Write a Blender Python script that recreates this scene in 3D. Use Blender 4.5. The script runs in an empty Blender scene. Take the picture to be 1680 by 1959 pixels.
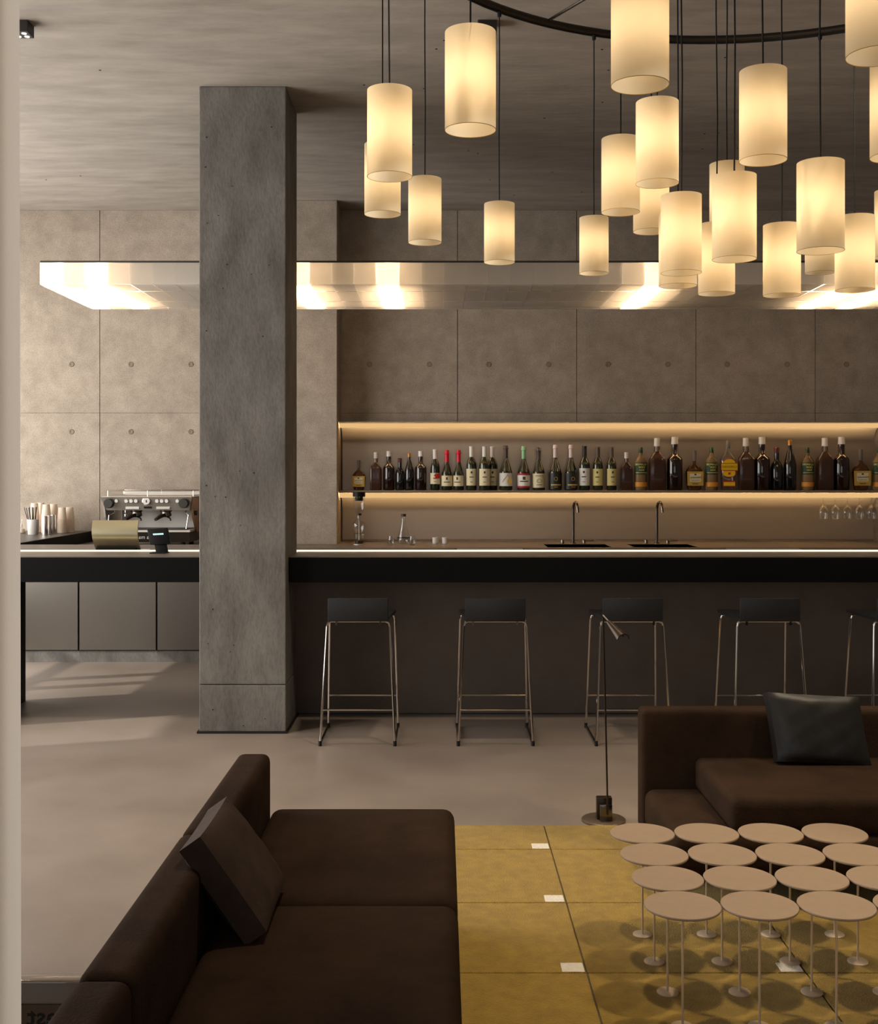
import bpy, bmesh, math, random
from mathutils import Vector, Matrix
random.seed(7)
S = bpy.context.scene
COL = S.collection
PI = math.pi

# ---------------------------------------------------------------- camera, light, exposure
F = 2200.0; VX, VY, EYE = 845.0, 905.0, 1.6      # focal length in pixels, vanishing point, eye height
cam = bpy.data.cameras.new('camera'); cam.sensor_fit = 'HORIZONTAL'; cam.sensor_width = 36
cam.lens = F / 1680 * 36; cam.shift_x = -(VX - 840) / 1680; cam.shift_y = -(979.5 - VY) / 1680
cam.clip_start = 0.05
co = bpy.data.objects.new('camera', cam); COL.objects.link(co)
co.location = (0, 0, EYE); co.rotation_euler = (PI / 2, 0, 0); S.camera = co
S.view_settings.view_transform = 'Standard'; S.view_settings.look = 'None'
S.view_settings.exposure = 0.0; S.view_settings.gamma = 1.0; S.view_settings.use_curve_mapping = False
S.cycles.use_denoising = True
S.cycles.max_bounces = 8; S.cycles.diffuse_bounces = 4; S.cycles.glossy_bounces = 4
S.cycles.transmission_bounces = 8; S.cycles.transparent_max_bounces = 12
S.cycles.sample_clamp_indirect = 4.0; S.cycles.blur_glossy = 1.0
S.cycles.caustics_reflective = False; S.cycles.caustics_refractive = False

w = bpy.data.worlds.new('world'); S.world = w; w.use_nodes = True
w.node_tree.nodes['Background'].inputs[0].default_value = (0.80, 0.88, 1.0, 1)
w.node_tree.nodes['Background'].inputs[1].default_value = 0.6

def lamp(kind, name, loc, energy, color, rot=None, **kw):
    l = bpy.data.lights.new(name, kind); l.energy = energy; l.color = color
    for k, v in kw.items(): setattr(l, k, v)
    o = bpy.data.objects.new(name, l); o.location = loc
    if rot is not None: o.rotation_euler = rot
    COL.objects.link(o); return o
def aim(o, d): o.rotation_euler = Vector(d).to_track_quat('-Z', 'Y').to_euler()

WARM = (1.0, 0.72, 0.42); WARM2 = (1.0, 0.78, 0.52); DAY = (1.0, 0.975, 0.94)
SUN_DIR = (0.95, 0.31, -0.567)
sun = lamp('SUN', 'sun', (-9, 2, 6), 3.2, (1.0, 0.94, 0.86), angle=0.02); aim(sun, SUN_DIR)
day_l = lamp('AREA', 'daylight_left_fill', (-4.72, 6.7, 2.1), 335, DAY, shape='RECTANGLE', size=6.8, size_y=3.0)  # area lamp added before mostly solid wall, standing in for soft left daylight
aim(day_l, (1, 0, 0))
win_f = lamp('AREA', 'daylight_front_windows', (-1.2, -2.9, 2.0), 34, DAY, shape='RECTANGLE', size=6.4, size_y=2.6)
aim(win_f, (0, 1, 0))

# ---------------------------------------------------------------- helpers
def lin(*c):
    f = lambda v: v / 12.92 if v <= 0.04045 else ((v + 0.055) / 1.055) ** 2.4
    return tuple(f(v / 255) for v in c) + (1,)

MATS = {}
def mat(name, col, rough=0.6, metal=0.0, var=None, scale=6.0, stretch=(1, 1, 1), bump=0.0, bscale=None,
        detail=8, emit=None, estr=0.0, trans=0.0, ior=1.45, alpha=1.0, sheen=0.0, spec=0.5, coat=0.0, pits=0.0, pscale=60,
        rvar=0.0, aniso=0.0):
    m = bpy.data.materials.new(name); m.use_nodes = True; MATS[name] = m
    nt = m.node_tree; n = nt.nodes; L = nt.links; b = n['Principled BSDF']
    b.inputs['Base Color'].default_value = col; b.inputs['Roughness'].default_value = rough
    b.inputs['Metallic'].default_value = metal; b.inputs['IOR'].default_value = ior
    b.inputs['Transmission Weight'].default_value = trans; b.inputs['Alpha'].default_value = alpha
    b.inputs['Sheen Weight'].default_value = sheen; b.inputs['Specular IOR Level'].default_value = spec
    b.inputs['Coat Weight'].default_value = coat
    if aniso: b.inputs['Anisotropic'].default_value = aniso
    if emit: b.inputs['Emission Color'].default_value = emit; b.inputs['Emission Strength'].default_value = estr
    if var or bump or pits or rvar:
        tc = n.new('ShaderNodeTexCoord'); mp = n.new('ShaderNodeMapping'); mp.inputs['Scale'].default_value = stretch
        L.new(tc.outputs['Object'], mp.inputs[0])
        nz = n.new('ShaderNodeTexNoise'); nz.inputs['Scale'].default_value = scale; nz.inputs['Detail'].default_value = detail
        nz.inputs['Roughness'].default_value = 0.65; L.new(mp.outputs[0], nz.inputs[0])
        colout = None
        if var:
            rp = n.new('ShaderNodeValToRGB'); rp.color_ramp.elements[0].position = 0.32; rp.color_ramp.elements[1].position = 0.68
            rp.color_ramp.elements[0].color = var; rp.color_ramp.elements[1].color = col
            L.new(nz.outputs[0], rp.inputs[0]); colout = rp.outputs[0]
        h = nz.outputs[0]
        if pits:
            n2 = n.new('ShaderNodeTexNoise'); n2.inputs['Scale'].default_value = pscale; n2.inputs['Detail'].default_value = 3
            L.new(mp.outputs[0], n2.inputs[0])
            r2 = n.new('ShaderNodeValToRGB'); r2.color_ramp.elements[0].position = 0.34; r2.color_ramp.elements[1].position = 0.56
            v = 1 - pits; r2.color_ramp.elements[0].color = (v, v, v, 1); r2.color_ramp.elements[1].color = (1, 1, 1, 1)
            L.new(n2.outputs[0], r2.inputs[0])
            mx = n.new('ShaderNodeMix'); mx.data_type = 'RGBA'; mx.blend_type = 'MULTIPLY'; mx.inputs[0].default_value = 1
            if colout: L.new(colout, mx.inputs[6])
            else: mx.inputs[6].default_value = col
            L.new(r2.outputs[0], mx.inputs[7]); colout = mx.outputs[2]; h = n2.outputs[0]
        if colout: L.new(colout, b.inputs['Base Color'])
        if rvar:
            mr = n.new('ShaderNodeMapRange'); mr.inputs['To Min'].default_value = max(0.02, rough - rvar)
            mr.inputs['To Max'].default_value = min(1, rough + rvar)
            L.new(nz.outputs[0], mr.inputs[0]); L.new(mr.outputs[0], b.inputs['Roughness'])
        if bump:
            if bscale:
                n3 = n.new('ShaderNodeTexNoise'); n3.inputs['Scale'].default_value = bscale; n3.inputs['Detail'].default_value = 4
                L.new(mp.outputs[0], n3.inputs[0]); h = n3.outputs[0]
            bp = n.new('ShaderNodeBump'); bp.inputs['Strength'].default_value = bump; bp.inputs['Distance'].default_value = 0.01
            L.new(h, bp.inputs['Height']); L.new(bp.outputs[0], b.inputs['Normal'])
    return m

def shade_mat(name, col, fac=0.62, clear=0.0):
    """thin sheet that lets light through: diffuse + translucent"""
    m = bpy.data.materials.new(name); m.use_nodes = True; nt = m.node_tree; n = nt.nodes; L = nt.links
    n.remove(n['Principled BSDF']); out = n['Material Output']
    d = n.new('ShaderNodeBsdfDiffuse'); t = n.new('ShaderNodeBsdfTranslucent'); mx = n.new('ShaderNodeMixShader')
    d.inputs[0].default_value = col; t.inputs[0].default_value = col; mx.inputs[0].default_value = fac
    L.new(d.outputs[0], mx.inputs[1]); L.new(t.outputs[0], mx.inputs[2])
    if clear:
        tr = n.new('ShaderNodeBsdfTransparent'); m3 = n.new('ShaderNodeMixShader'); m3.inputs[0].default_value = clear
        L.new(mx.outputs[0], m3.inputs[1]); L.new(tr.outputs[0], m3.inputs[2]); L.new(m3.outputs[0], out.inputs[0])
    else: L.new(mx.outputs[0], out.inputs[0])
    MATS[name] = m; return m

def emis(name, col, s):
    m = bpy.data.materials.new(name); m.use_nodes = True; n = m.node_tree.nodes
    n.remove(n['Principled BSDF']); e = n.new('ShaderNodeEmission'); e.inputs[0].default_value = col; e.inputs[1].default_value = s
    m.node_tree.links.new(e.outputs[0], n['Material Output'].inputs[0]); MATS[name] = m; return m

def thin_glass(name, tint, refl=0.06):
    m = bpy.data.materials.new(name); m.use_nodes = True; nt = m.node_tree; n = nt.nodes; L = nt.links
    n.remove(n['Principled BSDF']); out = n['Material Output']
    tr = n.new('ShaderNodeBsdfTransparent'); tr.inputs[0].default_value = tint
    gl = n.new('ShaderNodeBsdfGlossy'); gl.inputs['Roughness'].default_value = 0.05
    lw = n.new('ShaderNodeLayerWeight'); lw.inputs[0].default_value = 0.35
    mr = n.new('ShaderNodeMapRange'); mr.inputs['To Min'].default_value = refl; mr.inputs['To Max'].default_value = 0.4
    mx = n.new('ShaderNodeMixShader')
    L.new(lw.outputs['Facing'], mr.inputs[0]); L.new(mr.outputs[0], mx.inputs[0])
    L.new(tr.outputs[0], mx.inputs[1]); L.new(gl.outputs[0], mx.inputs[2]); L.new(mx.outputs[0], out.inputs[0])
    MATS[name] = m; return m

class MB:
    def __init__(s): s.v = []; s.f = []
    def add(s, vs, fs):
        k = len(s.v); s.v += [Vector(p) for p in vs]; s.f += [tuple(i + k for i in q) for q in fs]; return s
    def box(s, x0, x1, y0, y1, z0, z1, bev=0.0, seg=2):
        bm = bmesh.new(); bmesh.ops.create_cube(bm, size=1)
        for v in bm.verts:
            v.co = Vector(((x0 + x1) / 2 + v.co.x * (x1 - x0), (y0 + y1) / 2 + v.co.y * (y1 - y0), (z0 + z1) / 2 + v.co.z * (z1 - z0)))
        if bev: bmesh.ops.bevel(bm, geom=bm.edges[:], offset=bev, segments=seg, profile=0.5, affect='EDGES')
        bm.verts.index_update(); s.add([v.co.copy() for v in bm.verts], [[v.index for v in q.verts] for q in bm.faces]); bm.free(); return s
    def tube(s, pts, r, n=8, closed=False, cap=True):
        pts = [Vector(p) for p in pts]; N = len(pts); rings = []; up = None
        for i in range(N):
            a = pts[(i - 1) % N] if (closed or i > 0) else pts[i]; b = pts[(i + 1) % N] if (closed or i < N - 1) else pts[i]
            t = (b - a).normalized()
            if up is None: up = t.orthogonal().normalized()
            up = (up - t * up.dot(t)); up = up.normalized() if up.length > 1e-6 else t.orthogonal().normalized()
            q = t.cross(up); rr = r[i] if isinstance(r, (list, tuple)) else r
            rings.append([pts[i] + (up * math.cos(2 * PI * j / n) + q * math.sin(2 * PI * j / n)) * rr for j in range(n)])
        vs = [p for g in rings for p in g]; fs = []
        for i in range(N if closed else N - 1):
            i2 = (i + 1) % N
            for j in range(n): fs.append((i * n + j, i * n + (j + 1) % n, i2 * n + (j + 1) % n, i2 * n + j))
        if cap and not closed: fs += [tuple(range(n))[::-1], tuple((N - 1) * n + j for j in range(n))]
        return s.add(vs, fs)
    def lathe(s, prof, n=20, c=(0, 0, 0), sy=1.0, sq=None, cap=True):
        vs = []; fs = []; c = Vector(c)
        for r, z in prof:
            for j in range(n):
                a = 2 * PI * j / n; ca, sa = math.cos(a), math.sin(a)
                k = 1.0 if sq is None else 1 / (abs(ca) ** sq + abs(sa) ** sq) ** (1 / sq)
                vs.append(c + Vector((r * k * ca, r * k * sa * sy, z)))
        m = len(prof)
        for i in range(m - 1):
            for j in range(n): fs.append((i * n + j, i * n + (j + 1) % n, (i + 1) * n + (j + 1) % n, (i + 1) * n + j))
        if cap:
            fs.append(tuple(range(n))[::-1]); fs.append(tuple((m - 1) * n + j for j in range(n)))
        return s.add(vs, fs)
    def prism(s, poly, a0, a1, axis='x'):
        """poly of 2-d points extruded along an axis; x: (y,z), y: (x,z), z: (x,y)"""
        def P(p, a): return {'x': (a, p[0], p[1]), 'y': (p[0], a, p[1]), 'z': (p[0], p[1], a)}[axis]
        n = len(poly); vs = [P(p, a0) for p in poly] + [P(p, a1) for p in poly]
        fs = [tuple(range(n)), tuple(range(n, 2 * n))[::-1]] + [(i, i + n, (i + 1) % n + n, (i + 1) % n) for i in range(n)]
        return s.add(vs, fs)
    def soft(s, x0, x1, y0, y1, z0, z1, r=0.04, puff=0.0, n=10):
        """rounded upholstery block"""
        h = Vector(((x1 - x0) / 2, (y1 - y0) / 2, (z1 - z0) / 2)); c = Vector(((x0 + x1) / 2, (y0 + y1) / 2, (z0 + z1) / 2))
        r = min(r, h.x * .98, h.y * .98, h.z * .98)
        def axis(hh):
            e = [-hh + r * (1 - math.cos(k * PI / 8)) for k in range(0, 4)]
            m = [(-hh + r) + (2 * (hh - r)) * k / n for k in range(n + 1)]
            return e + m + [-q for q in e[::-1]]
        bm = bmesh.new()
        ax = [axis(h.x), axis(h.y), axis(h.z)]
        for d in range(3):
            u, v = (d + 1) % 3, (d + 2) % 3
            for sg in (-1, 1):
                g = []
                for a in ax[u]:
                    row = []
                    for b in ax[v]:
                        p = [0, 0, 0]; p[d] = sg * h[d]; p[u] = a; p[v] = b
                        q = Vector(p); inn = Vector([max(-(h[k] - r), min(h[k] - r, q[k])) for k in range(3)]); dd = q - inn
                        q = inn + dd.normalized() * r if dd.length > 1e-9 else q
                        if puff:
                            k = (1 - (q.x / h.x) ** 2) * (1 - (q.y / h.y) ** 2); q.z += puff * k * (1 if q.z > 0 else 0)
                        row.append(bm.verts.new(q + c))
                    g.append(row)
                for i in range(len(g) - 1):
                    for j in range(len(g[0]) - 1):
                        qd = (g[i][j], g[i + 1][j], g[i + 1][j + 1], g[i][j + 1])
                        bm.faces.new(qd if sg > 0 else qd[::-1])
        bmesh.ops.remove_doubles(bm, verts=bm.verts[:], dist=1e-5)
        bm.verts.index_update(); s.add([v.co.copy() for v in bm.verts], [[v.index for v in q.verts] for q in bm.faces]); bm.free(); return s
    def pillow(s, a, b, t, n=16, seed=1, e=.006, shear=0.0):
        """knife-edged cushion in the x-z plane, thickness along y"""
        rnd = random.Random(seed); ph = [rnd.uniform(0, 6) for _ in range(4)]
        for sg in (-1, 1):
            vs = []; fs = []
            for i in range(n + 1):
                for j in range(n + 1):
                    u = -1 + 2 * i / n; v = -1 + 2 * j / n
                    k = max(0, (1 - abs(u) ** 3.0) * (1 - abs(v) ** 3.0)) ** 0.55
                    px = 1 - 0.02 * (1 - v * v) * abs(u) ** 3; pz = 1 - 0.02 * (1 - u * u) * abs(v) ** 3
                    wr = 0.0022 * math.sin(5 * u + ph[0] + 3 * v) * k + 0.0012 * math.sin(11 * v + ph[1] - 8 * u) * k
                    vs.append((u * a / 2 * px + shear * v * b / 2, sg * (k * (t / 2 - e) + e) + wr, v * b / 2 * pz))
            for i in range(n):
                for j in range(n):
                    q = (i * (n + 1) + j, (i + 1) * (n + 1) + j, (i + 1) * (n + 1) + j + 1, i * (n + 1) + j + 1)
                    fs.append(q if sg < 0 else q[::-1])
            base = len(s.v); s.add(vs, fs)
            if sg < 0: first = base
            else:
                ring = [i * (n + 1) for i in range(n + 1)] + [n * (n + 1) + j for j in range(1, n + 1)] + \
                       [i * (n + 1) + n for i in range(n - 1, -1, -1)] + [j for j in range(n - 1, 0, -1)]
                for i in range(len(ring)):
                    p, q = ring[i], ring[(i + 1) % len(ring)]
                    s.f.append((first + p, base + p, base + q, first + q))
        return s
    def xf(s, M): s.v = [M @ p for p in s.v]; return s
    def mesh(s, name):
        me = bpy.data.meshes.new(name); me.from_pydata([tuple(p) for p in s.v], [], s.f); me.update(); return me
    def build(s, name, m, parent=None, smooth=False, local=False):
        off = Vector((0, 0, 0))
        if parent and not local:
            p = parent
            while p: off += p.location; p = p.parent
        if off.length: s.v = [p - off for p in s.v]
        me = s.mesh(name)
        bm = bmesh.new(); bm.from_mesh(me); bmesh.ops.recalc_face_normals(bm, faces=bm.faces[:])
        if smooth:
            for f in bm.faces: f.smooth = True
            for e in bm.edges:
                if len(e.link_faces) == 2 and e.calc_face_angle(0) > math.radians(38): e.smooth = False
        bm.to_mesh(me); bm.free()
        me.materials.append(MATS[m] if isinstance(m, str) else m)
        o = bpy.data.objects.new(name, me); COL.objects.link(o); o.parent = parent
        return o

def tag(o, label=None, cat=None, group=None, kind=None):
    if label: o['label'] = label
    if cat: o['category'] = cat
    if group: o['group'] = group
    if kind: o['kind'] = kind
    return o
def thing(name, label, cat, loc=(0, 0, 0), group=None):
    o = bpy.data.objects.new(name, None); o.empty_display_size = 0.05; o.location = loc; COL.objects.link(o)
    return tag(o, label, cat, group)
def copy_tree(o, parent=None):
    c = o.copy(); COL.objects.link(c); c.parent = parent
    for ch in list(o.children):
        copy_tree(ch, c)
    return c
def W(px, Y): return (px - VX) / F * Y          # world X of a column seen at depth Y
def Z(py, Y): return EYE - (py - VY) / F * Y    # world Z of a row seen at depth Y

def text_verts(body, size, bold=0.0):
    cu = bpy.data.curves.new('print', 'FONT'); cu.body = body; cu.size = size; cu.align_x = 'CENTER'; cu.resolution_u = 2; cu.offset = bold
    o = bpy.data.objects.new('print', cu); COL.objects.link(o)
    dg = bpy.context.evaluated_depsgraph_get(); me = bpy.data.meshes.new_from_object(o.evaluated_get(dg))
    vs = [v.co.copy() for v in me.vertices]; fs = [tuple(p.vertices) for p in me.polygons]
    bpy.data.objects.remove(o); bpy.data.curves.remove(cu); bpy.data.meshes.remove(me)
    return vs, fs

# ---------------------------------------------------------------- materials
mat('ceiling_concrete', lin(176, 166, 154), .85, var=lin(150, 141, 131), scale=3.8, stretch=(.5, 1.7, 1), bump=.35, bscale=14, detail=10)
mat('wall_concrete', lin(178, 164, 148), .85, var=lin(154, 141, 126), scale=6.5, pits=.22, pscale=95, bump=.25, detail=10)
mat('joint_dark', lin(70, 64, 58), .9)
mat('column_concrete', lin(140, 136, 130), .75, var=lin(98, 93, 87), scale=4.2, stretch=(1, 1, .4), pits=.16, pscale=80, bump=.2, detail=12)
mat('floor_concrete', lin(150, 137, 126), .42, var=lin(131, 118, 107), scale=1.3, bump=.02, detail=8, rvar=.1)
mat('wall_plaster', lin(150, 142, 132), .9, var=lin(135, 126, 116), scale=2)
mat('black_trim', lin(26, 24, 22), .5)
mat('counter_black', lin(17, 16, 14), .6, var=lin(13, 12, 11), scale=4, bump=.05, bscale=60, spec=.12)
mat('counter_top_grey', lin(104, 94, 86), .38, var=lin(92, 83, 76), scale=5)
mat('counter_top_dark', lin(70, 64, 60), .36, var=lin(58, 53, 50), scale=5)
mat('back_counter', lin(120, 108, 96), .35, var=lin(108, 97, 86), scale=6)
mat('bar_panel', lin(104, 92, 82), .62, var=lin(90, 79, 70), scale=2.4, bump=.05, bscale=30)
mat('steel_panel', lin(128, 121, 112), .36, 1.0, aniso=.5)
mat('steel_plain', lin(172, 166, 156), .38, .55)
mat('steel_white', lin(205, 198, 188), .45, .55)
mat('steel_niche', lin(170, 158, 144), .36, .6, var=lin(162, 150, 136), scale=1.2, stretch=(.3, 1, 4), rvar=.04)
mat('chrome', lin(215, 208, 200), .12, 1.0)
mat('chrome_dark', lin(120, 112, 104), .2, 1.0)
mat('stool_black', lin(36, 36, 37), .45)
mat('rubber', lin(18, 17, 16), .7)
mat('sofa_fabric', lin(58, 43, 32), .95, var=lin(47, 35, 26), scale=9, bump=.25, bscale=160, spec=.06)
mat('sofa_fabric_grey', lin(66, 60, 55), .95, var=lin(56, 51, 47), scale=9, bump=.25, bscale=160, sheen=.2)
mat('cushion_leather', lin(30, 28, 26), .42, var=lin(24, 23, 21), scale=14, bump=.12, bscale=40)
mat('cushion_brown', lin(66, 50, 39), .85, var=lin(54, 41, 33), scale=12, bump=.2, bscale=60, spec=.25)
mat('rug_pile', lin(174, 142, 50), 1.0, var=lin(150, 119, 38), scale=18, bump=1.0, bscale=170, sheen=.2)
mat('rug_line', lin(98, 86, 60), 1.0)
mat('rug_white', lin(236, 230, 216), 1.0, var=lin(220, 212, 198), scale=60, bump=.5, bscale=200)
mat('table_sand', lin(158, 136, 114), .6, var=lin(151, 130, 108), scale=20)
mat('table_metal', lin(222, 200, 172), .45, .35)
mat('lamp_metal', lin(70, 60, 50), .35, .9)
mat('lamp_plate', lin(118, 101, 84), .35, .6)
mat('ring_metal', lin(70, 63, 56), .45, .8)
mat('cord', lin(14, 13, 12), .7)
mat('spot_black', lin(48, 45, 42), .6)
shade_mat('curtain', lin(236, 226, 212), .5)
mat('white_ceramic', lin(226, 220, 212), .35)
mat('paper_cup', lin(222, 203, 182), .75)
mat('paper_print', lin(120, 98, 70), .8)
mat('straw_black', lin(16, 14, 13), .5)
mat('display_bronze', lin(184, 174, 142), .34, .95)
mat('device_black', lin(9, 9, 9), .5, spec=.2)
mat('copper_side', lin(172, 132, 98), .35, .8)
mat('walnut', lin(46, 32, 24), .45)
mat('tray_dark', lin(66, 60, 54), .4, .6)
mat('sink_dark', lin(96, 86, 76), .35, .7)
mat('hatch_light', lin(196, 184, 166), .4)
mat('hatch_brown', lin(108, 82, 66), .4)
mat('sign_acrylic', lin(128, 116, 104), .12, coat=.6)
mat('sign_brown', lin(92, 76, 60), .5)
mat('letter_black', lin(14, 12, 11), .6)
mat('pin_hole', lin(30, 26, 22), .9)
mat('tie_plug', lin(142, 127, 110), .9)
thin_glass('clear_glass', (.93, .93, .92, 1))
thin_glass('bottle_clear', (.86, .85, .82, 1), .08)
mat('glass_amber', lin(120, 66, 26), .08, trans=.55, coat=.5)
mat('glass_whiskey', lin(200, 160, 110), .08, trans=.6, coat=.5)
mat('glass_brown', lin(62, 38, 28), .22, coat=.3)
mat('glass_dark', lin(34, 17, 13), .08, coat=.6)
mat('glass_black', lin(20, 18, 16), .08, coat=.6)
mat('glass_green', lin(24, 34, 20), .08, coat=.6)
mat('glass_olive', lin(38, 40, 20), .08, coat=.6)
mat('cap_white', lin(232, 226, 218), .4)
mat('cap_grey', lin(100, 94, 88), .5)
mat('cap_dark', lin(62, 56, 52), .5)
mat('cap_red', lin(214, 22, 44), .4)
mat('cap_wine', lin(84, 26, 24), .5)
mat('cap_gold', lin(186, 132, 66), .35, .6)
mat('cap_green', lin(18, 52, 22), .5)
mat('cap_mint', lin(150, 200, 150), .4)
mat('cap_pink', lin(232, 212, 208), .4)
mat('cap_black', lin(24, 22, 20), .5)
mat('cap_brown', lin(86, 72, 64), .5)
mat('label_cream', lin(232, 218, 178), .7)
mat('label_white', lin(238, 232, 220), .7)
mat('label_straw', lin(224, 208, 138), .7)
mat('label_gold', lin(206, 164, 66), .6)
mat('label_green', lin(34, 58, 30), .6)
mat('label_orange', lin(226, 150, 50), .6)
mat('label_yellow', lin(246, 200, 24), .6)
mat('label_red', lin(206, 40, 28), .6)
mat('label_crimson', lin(176, 30, 48), .6)
mat('label_black', lin(22, 28, 22), .5)
mat('print_dark', lin(66, 52, 34), .7)
mat('print_gold', lin(196, 156, 70), .6)
mat('print_yellow', lin(240, 226, 120), .6)
shade_mat('lamp_parchment', (.92, .79, .56, 1), .60)
shade_mat('canopy_sheet', (.92, .86, .77, 1), .60)
emis('bulb', (1.0, .78, .54, 1), 6.6)
shade_mat('canopy_fin', (.95, .90, .82, 1), .6, .34)
shade_mat('canopy_seam', (.99, .96, .90, 1), .72)
shade_mat('canopy_divider', (.95, .90, .82, 1), .6, .85)
emis('canopy_bulb', (1.0, .72, .44, 1), 125)
emis('led_counter', (1.0, .80, .56, 1), 1.7)
emis('led_lip', (1.0, .62, .26, 1), .80)
emis('led_hidden', (1.0, .64, .28, 1), 40)
emis('spot_lens', (1.0, .88, .70, 1), 5)
emis('screen_cyan', (.6, 1.0, .92, 1), 1.6)

# ---------------------------------------------------------------- the room
CEIL = 3.978; BACK = 10.4; XL, XR = -4.8, 4.6; YF = -3.0
def struct(o): o['kind'] = 'structure'; return o
struct(MB().box(XL, XR, YF, BACK + .3, -.12, 0).build('floor', 'floor_concrete'))
ceil = struct(MB().box(XL, XR, YF, BACK + .3, CEIL, CEIL + .15).build('ceiling', 'ceiling_concrete'))
rnd = random.Random(3)
pinm = None
for i in range(37):      # pin holes left by the formwork
    px = rnd.uniform(570, 1500) if i < 34 else rnd.uniform(60, 380); Y = rnd.uniform(6.2, 10.1)
    if 381 < px < 600 and Y > 6.9: continue
    o = MB().lathe([(.0075, 0), (.0075, .006)], 8, (W(px, Y), Y, CEIL - .001)).build('pin_hole', 'pin_hole', ceil)
struct(MB().box(XR, XR + .2, YF, BACK + .3, 0, CEIL).build('wall_right', 'wall_plaster'))
fw = struct(MB().box(XL, XR, YF - .2, YF, 0, .6).box(XL, XR, YF - .2, YF, 3.4, CEIL).box(XL, -4.4, YF - .2, YF, .6, 3.4)
            .box(2.1, XR, YF - .2, YF, .6, 3.4).build('wall_front', 'wall_plaster'))
# left wall: a glazed strip low down behind the bar, solid elsewhere
mb = MB().box(XL - .2, XL, YF, 1.2, 0, CEIL).box(XL - .2, XL, 1.2, BACK + .3, 3.3, CEIL).box(XL - .2, XL, 1.2, BACK + .3, 0, .15)
mb.box(XL - .2, XL, 1.2, 5.8, .15, 3.3).box(XL - .2, XL, 5.8, BACK + .3, 1.95, 3.3)
lw = struct(mb.build('wall_left', 'wall_plaster'))
wi = MB()
for y in (5.85, 7.93, 8.30, 9.55): wi.box(XL - .14, XL - .06, y - .06, y + .06, .15, 1.95)
wi.box(XL - .14, XL - .06, 5.8, BACK, 1.02, 1.08).box(XL - .14, XL - .06, 5.8, BACK, 1.9, 1.95)
struct(wi.build('window_1', 'black_trim'))
# unseen blank panes added on the solid wall behind the left daylight area lamp
def added_glazing(name, y0, y1, z0, z1, n):
    fr = MB()
    for k in range(n + 1):
        y = y0 + (y1 - y0) * k / n; fr.box(XL + .001, XL + .05, y - .03, y + .03, z0, z1)
    fr.box(XL + .001, XL + .05, y0, y1, z0 - .03, z0 + .03).box(XL + .001, XL + .05, y0, y1, z1 - .03, z1 + .03)
    f = struct(fr.build(name, 'black_trim'))
    for k in range(n):
        MB().box(XL + .012, XL + .02, y0 + (y1 - y0) * k / n + .031, y0 + (y1 - y0) * (k + 1) / n - .031, z0 + .031, z1 - .031).build('added_pane', 'white_ceramic', f)
added_glazing('added_window_2', 5.85, 10.1, 2.0, 3.6, 4)
added_glazing('added_window_3', 3.3, 5.75, .6, 3.6, 2)
# back wall of cast panels
bw = struct(MB().box(XL, XR, BACK + .012, BACK + .3, 0, CEIL).build('wall_back', 'joint_dark'))
edges = [XL] + [W(191 + 228.2 * k, BACK) for k in range(-1, 8)] + [XR]
edges = sorted(e for e in edges if XL <= e <= XR)
rows = [0.0, Z(790, BACK), Z(1, BACK) if False else CEIL]
g = .0026
hole = MB().lathe([(.021, 0), (.021, .004), (.015, .0045), (.015, .0005)], 16).xf(Matrix.Rotation(PI / 2, 4, 'X')).mesh('tie_hole')
hole.materials.append(MATS['tie_plug'])
hin = MB().lathe([(.0205, .0), (.0235, .0), (.0235, .002), (.0205, .002), (.0205, 0)], 16, cap=False).xf(Matrix.Rotation(PI / 2, 4, 'X')).mesh('tie_hole_rim')
hin.materials.append(MATS['joint_dark'])
zr = [Z(826, BACK), Z(697, BACK), Z(440, BACK)]
for i in range(len(edges) - 1):
    for j in range(len(rows) - 1):
        x0, x1, z0, z1 = edges[i] + g, edges[i + 1] - g, rows[j] + .001, rows[j + 1] - .001
        if x1 - x0 < .05: continue
        p = MB().box(x0, x1, BACK, BACK + .011, z0, z1, .0015, 1).build('concrete_panel', 'wall_concrete', bw)
        if x1 - x0 > .8:
            for xh in (x0 + (x1 - x0) * .26, x0 + (x1 - x0) * .765):
                for zz in zr[:2]:
                    if z0 < zz < z1:
                        h = bpy.data.objects.new('tie_hole', hole); COL.objects.link(h); h.parent = p; h.location = (xh, BACK - .0005, zz)
                        h = bpy.data.objects.new('tie_hole_rim', hin); COL.objects.link(h); h.parent = p; h.location = (xh, BACK - .0005, zz)

# ---------------------------------------------------------------- columns
CX0, CX1, CY0, CY1 = -1.491, -.958, 7.07, 7.606
t = thing('concrete_column', 'square grey concrete column standing at the end of the bar counter', 'column', ((CX0 + CX1) / 2, (CY0 + CY1) / 2, 0))
MB().box(CX0, CX1, CY0, CY1, .3, CEIL, .006, 2).box(CX0, CX1, CY0, CY1, .0, .2965, .006, 2).build('shaft', 'column_concrete', t)
MB().box(CX0 - .012, CX1 + .012, CY0 - .012, CY1 + .012, 0, .014).build('base_trim', 'black_trim', t)
for i in range(26):
    px, py = rnd.uniform(392, 538), rnd.uniform(190, 1390)
    r = rnd.choice([.0022, .003, .004])
    MB().lathe([(r, 0), (r, .004)], 7).xf(Matrix.Translation((W(px, CY0), CY0 + .0005, Z(py, CY0))) @ Matrix.Rotation(PI / 2, 4, 'X')).build('air_hole', 'pin_hole', t)
t = thing('concrete_pillar', 'pale concrete pillar against the back wall beside the bottle shelf', 'column', (-1.17, 10.2, 0))
MB().box(-1.444, -.911, 10.02, BACK - .001, 0, CEIL, .006, 2).build('shaft', 'wall_concrete', t)

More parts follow.
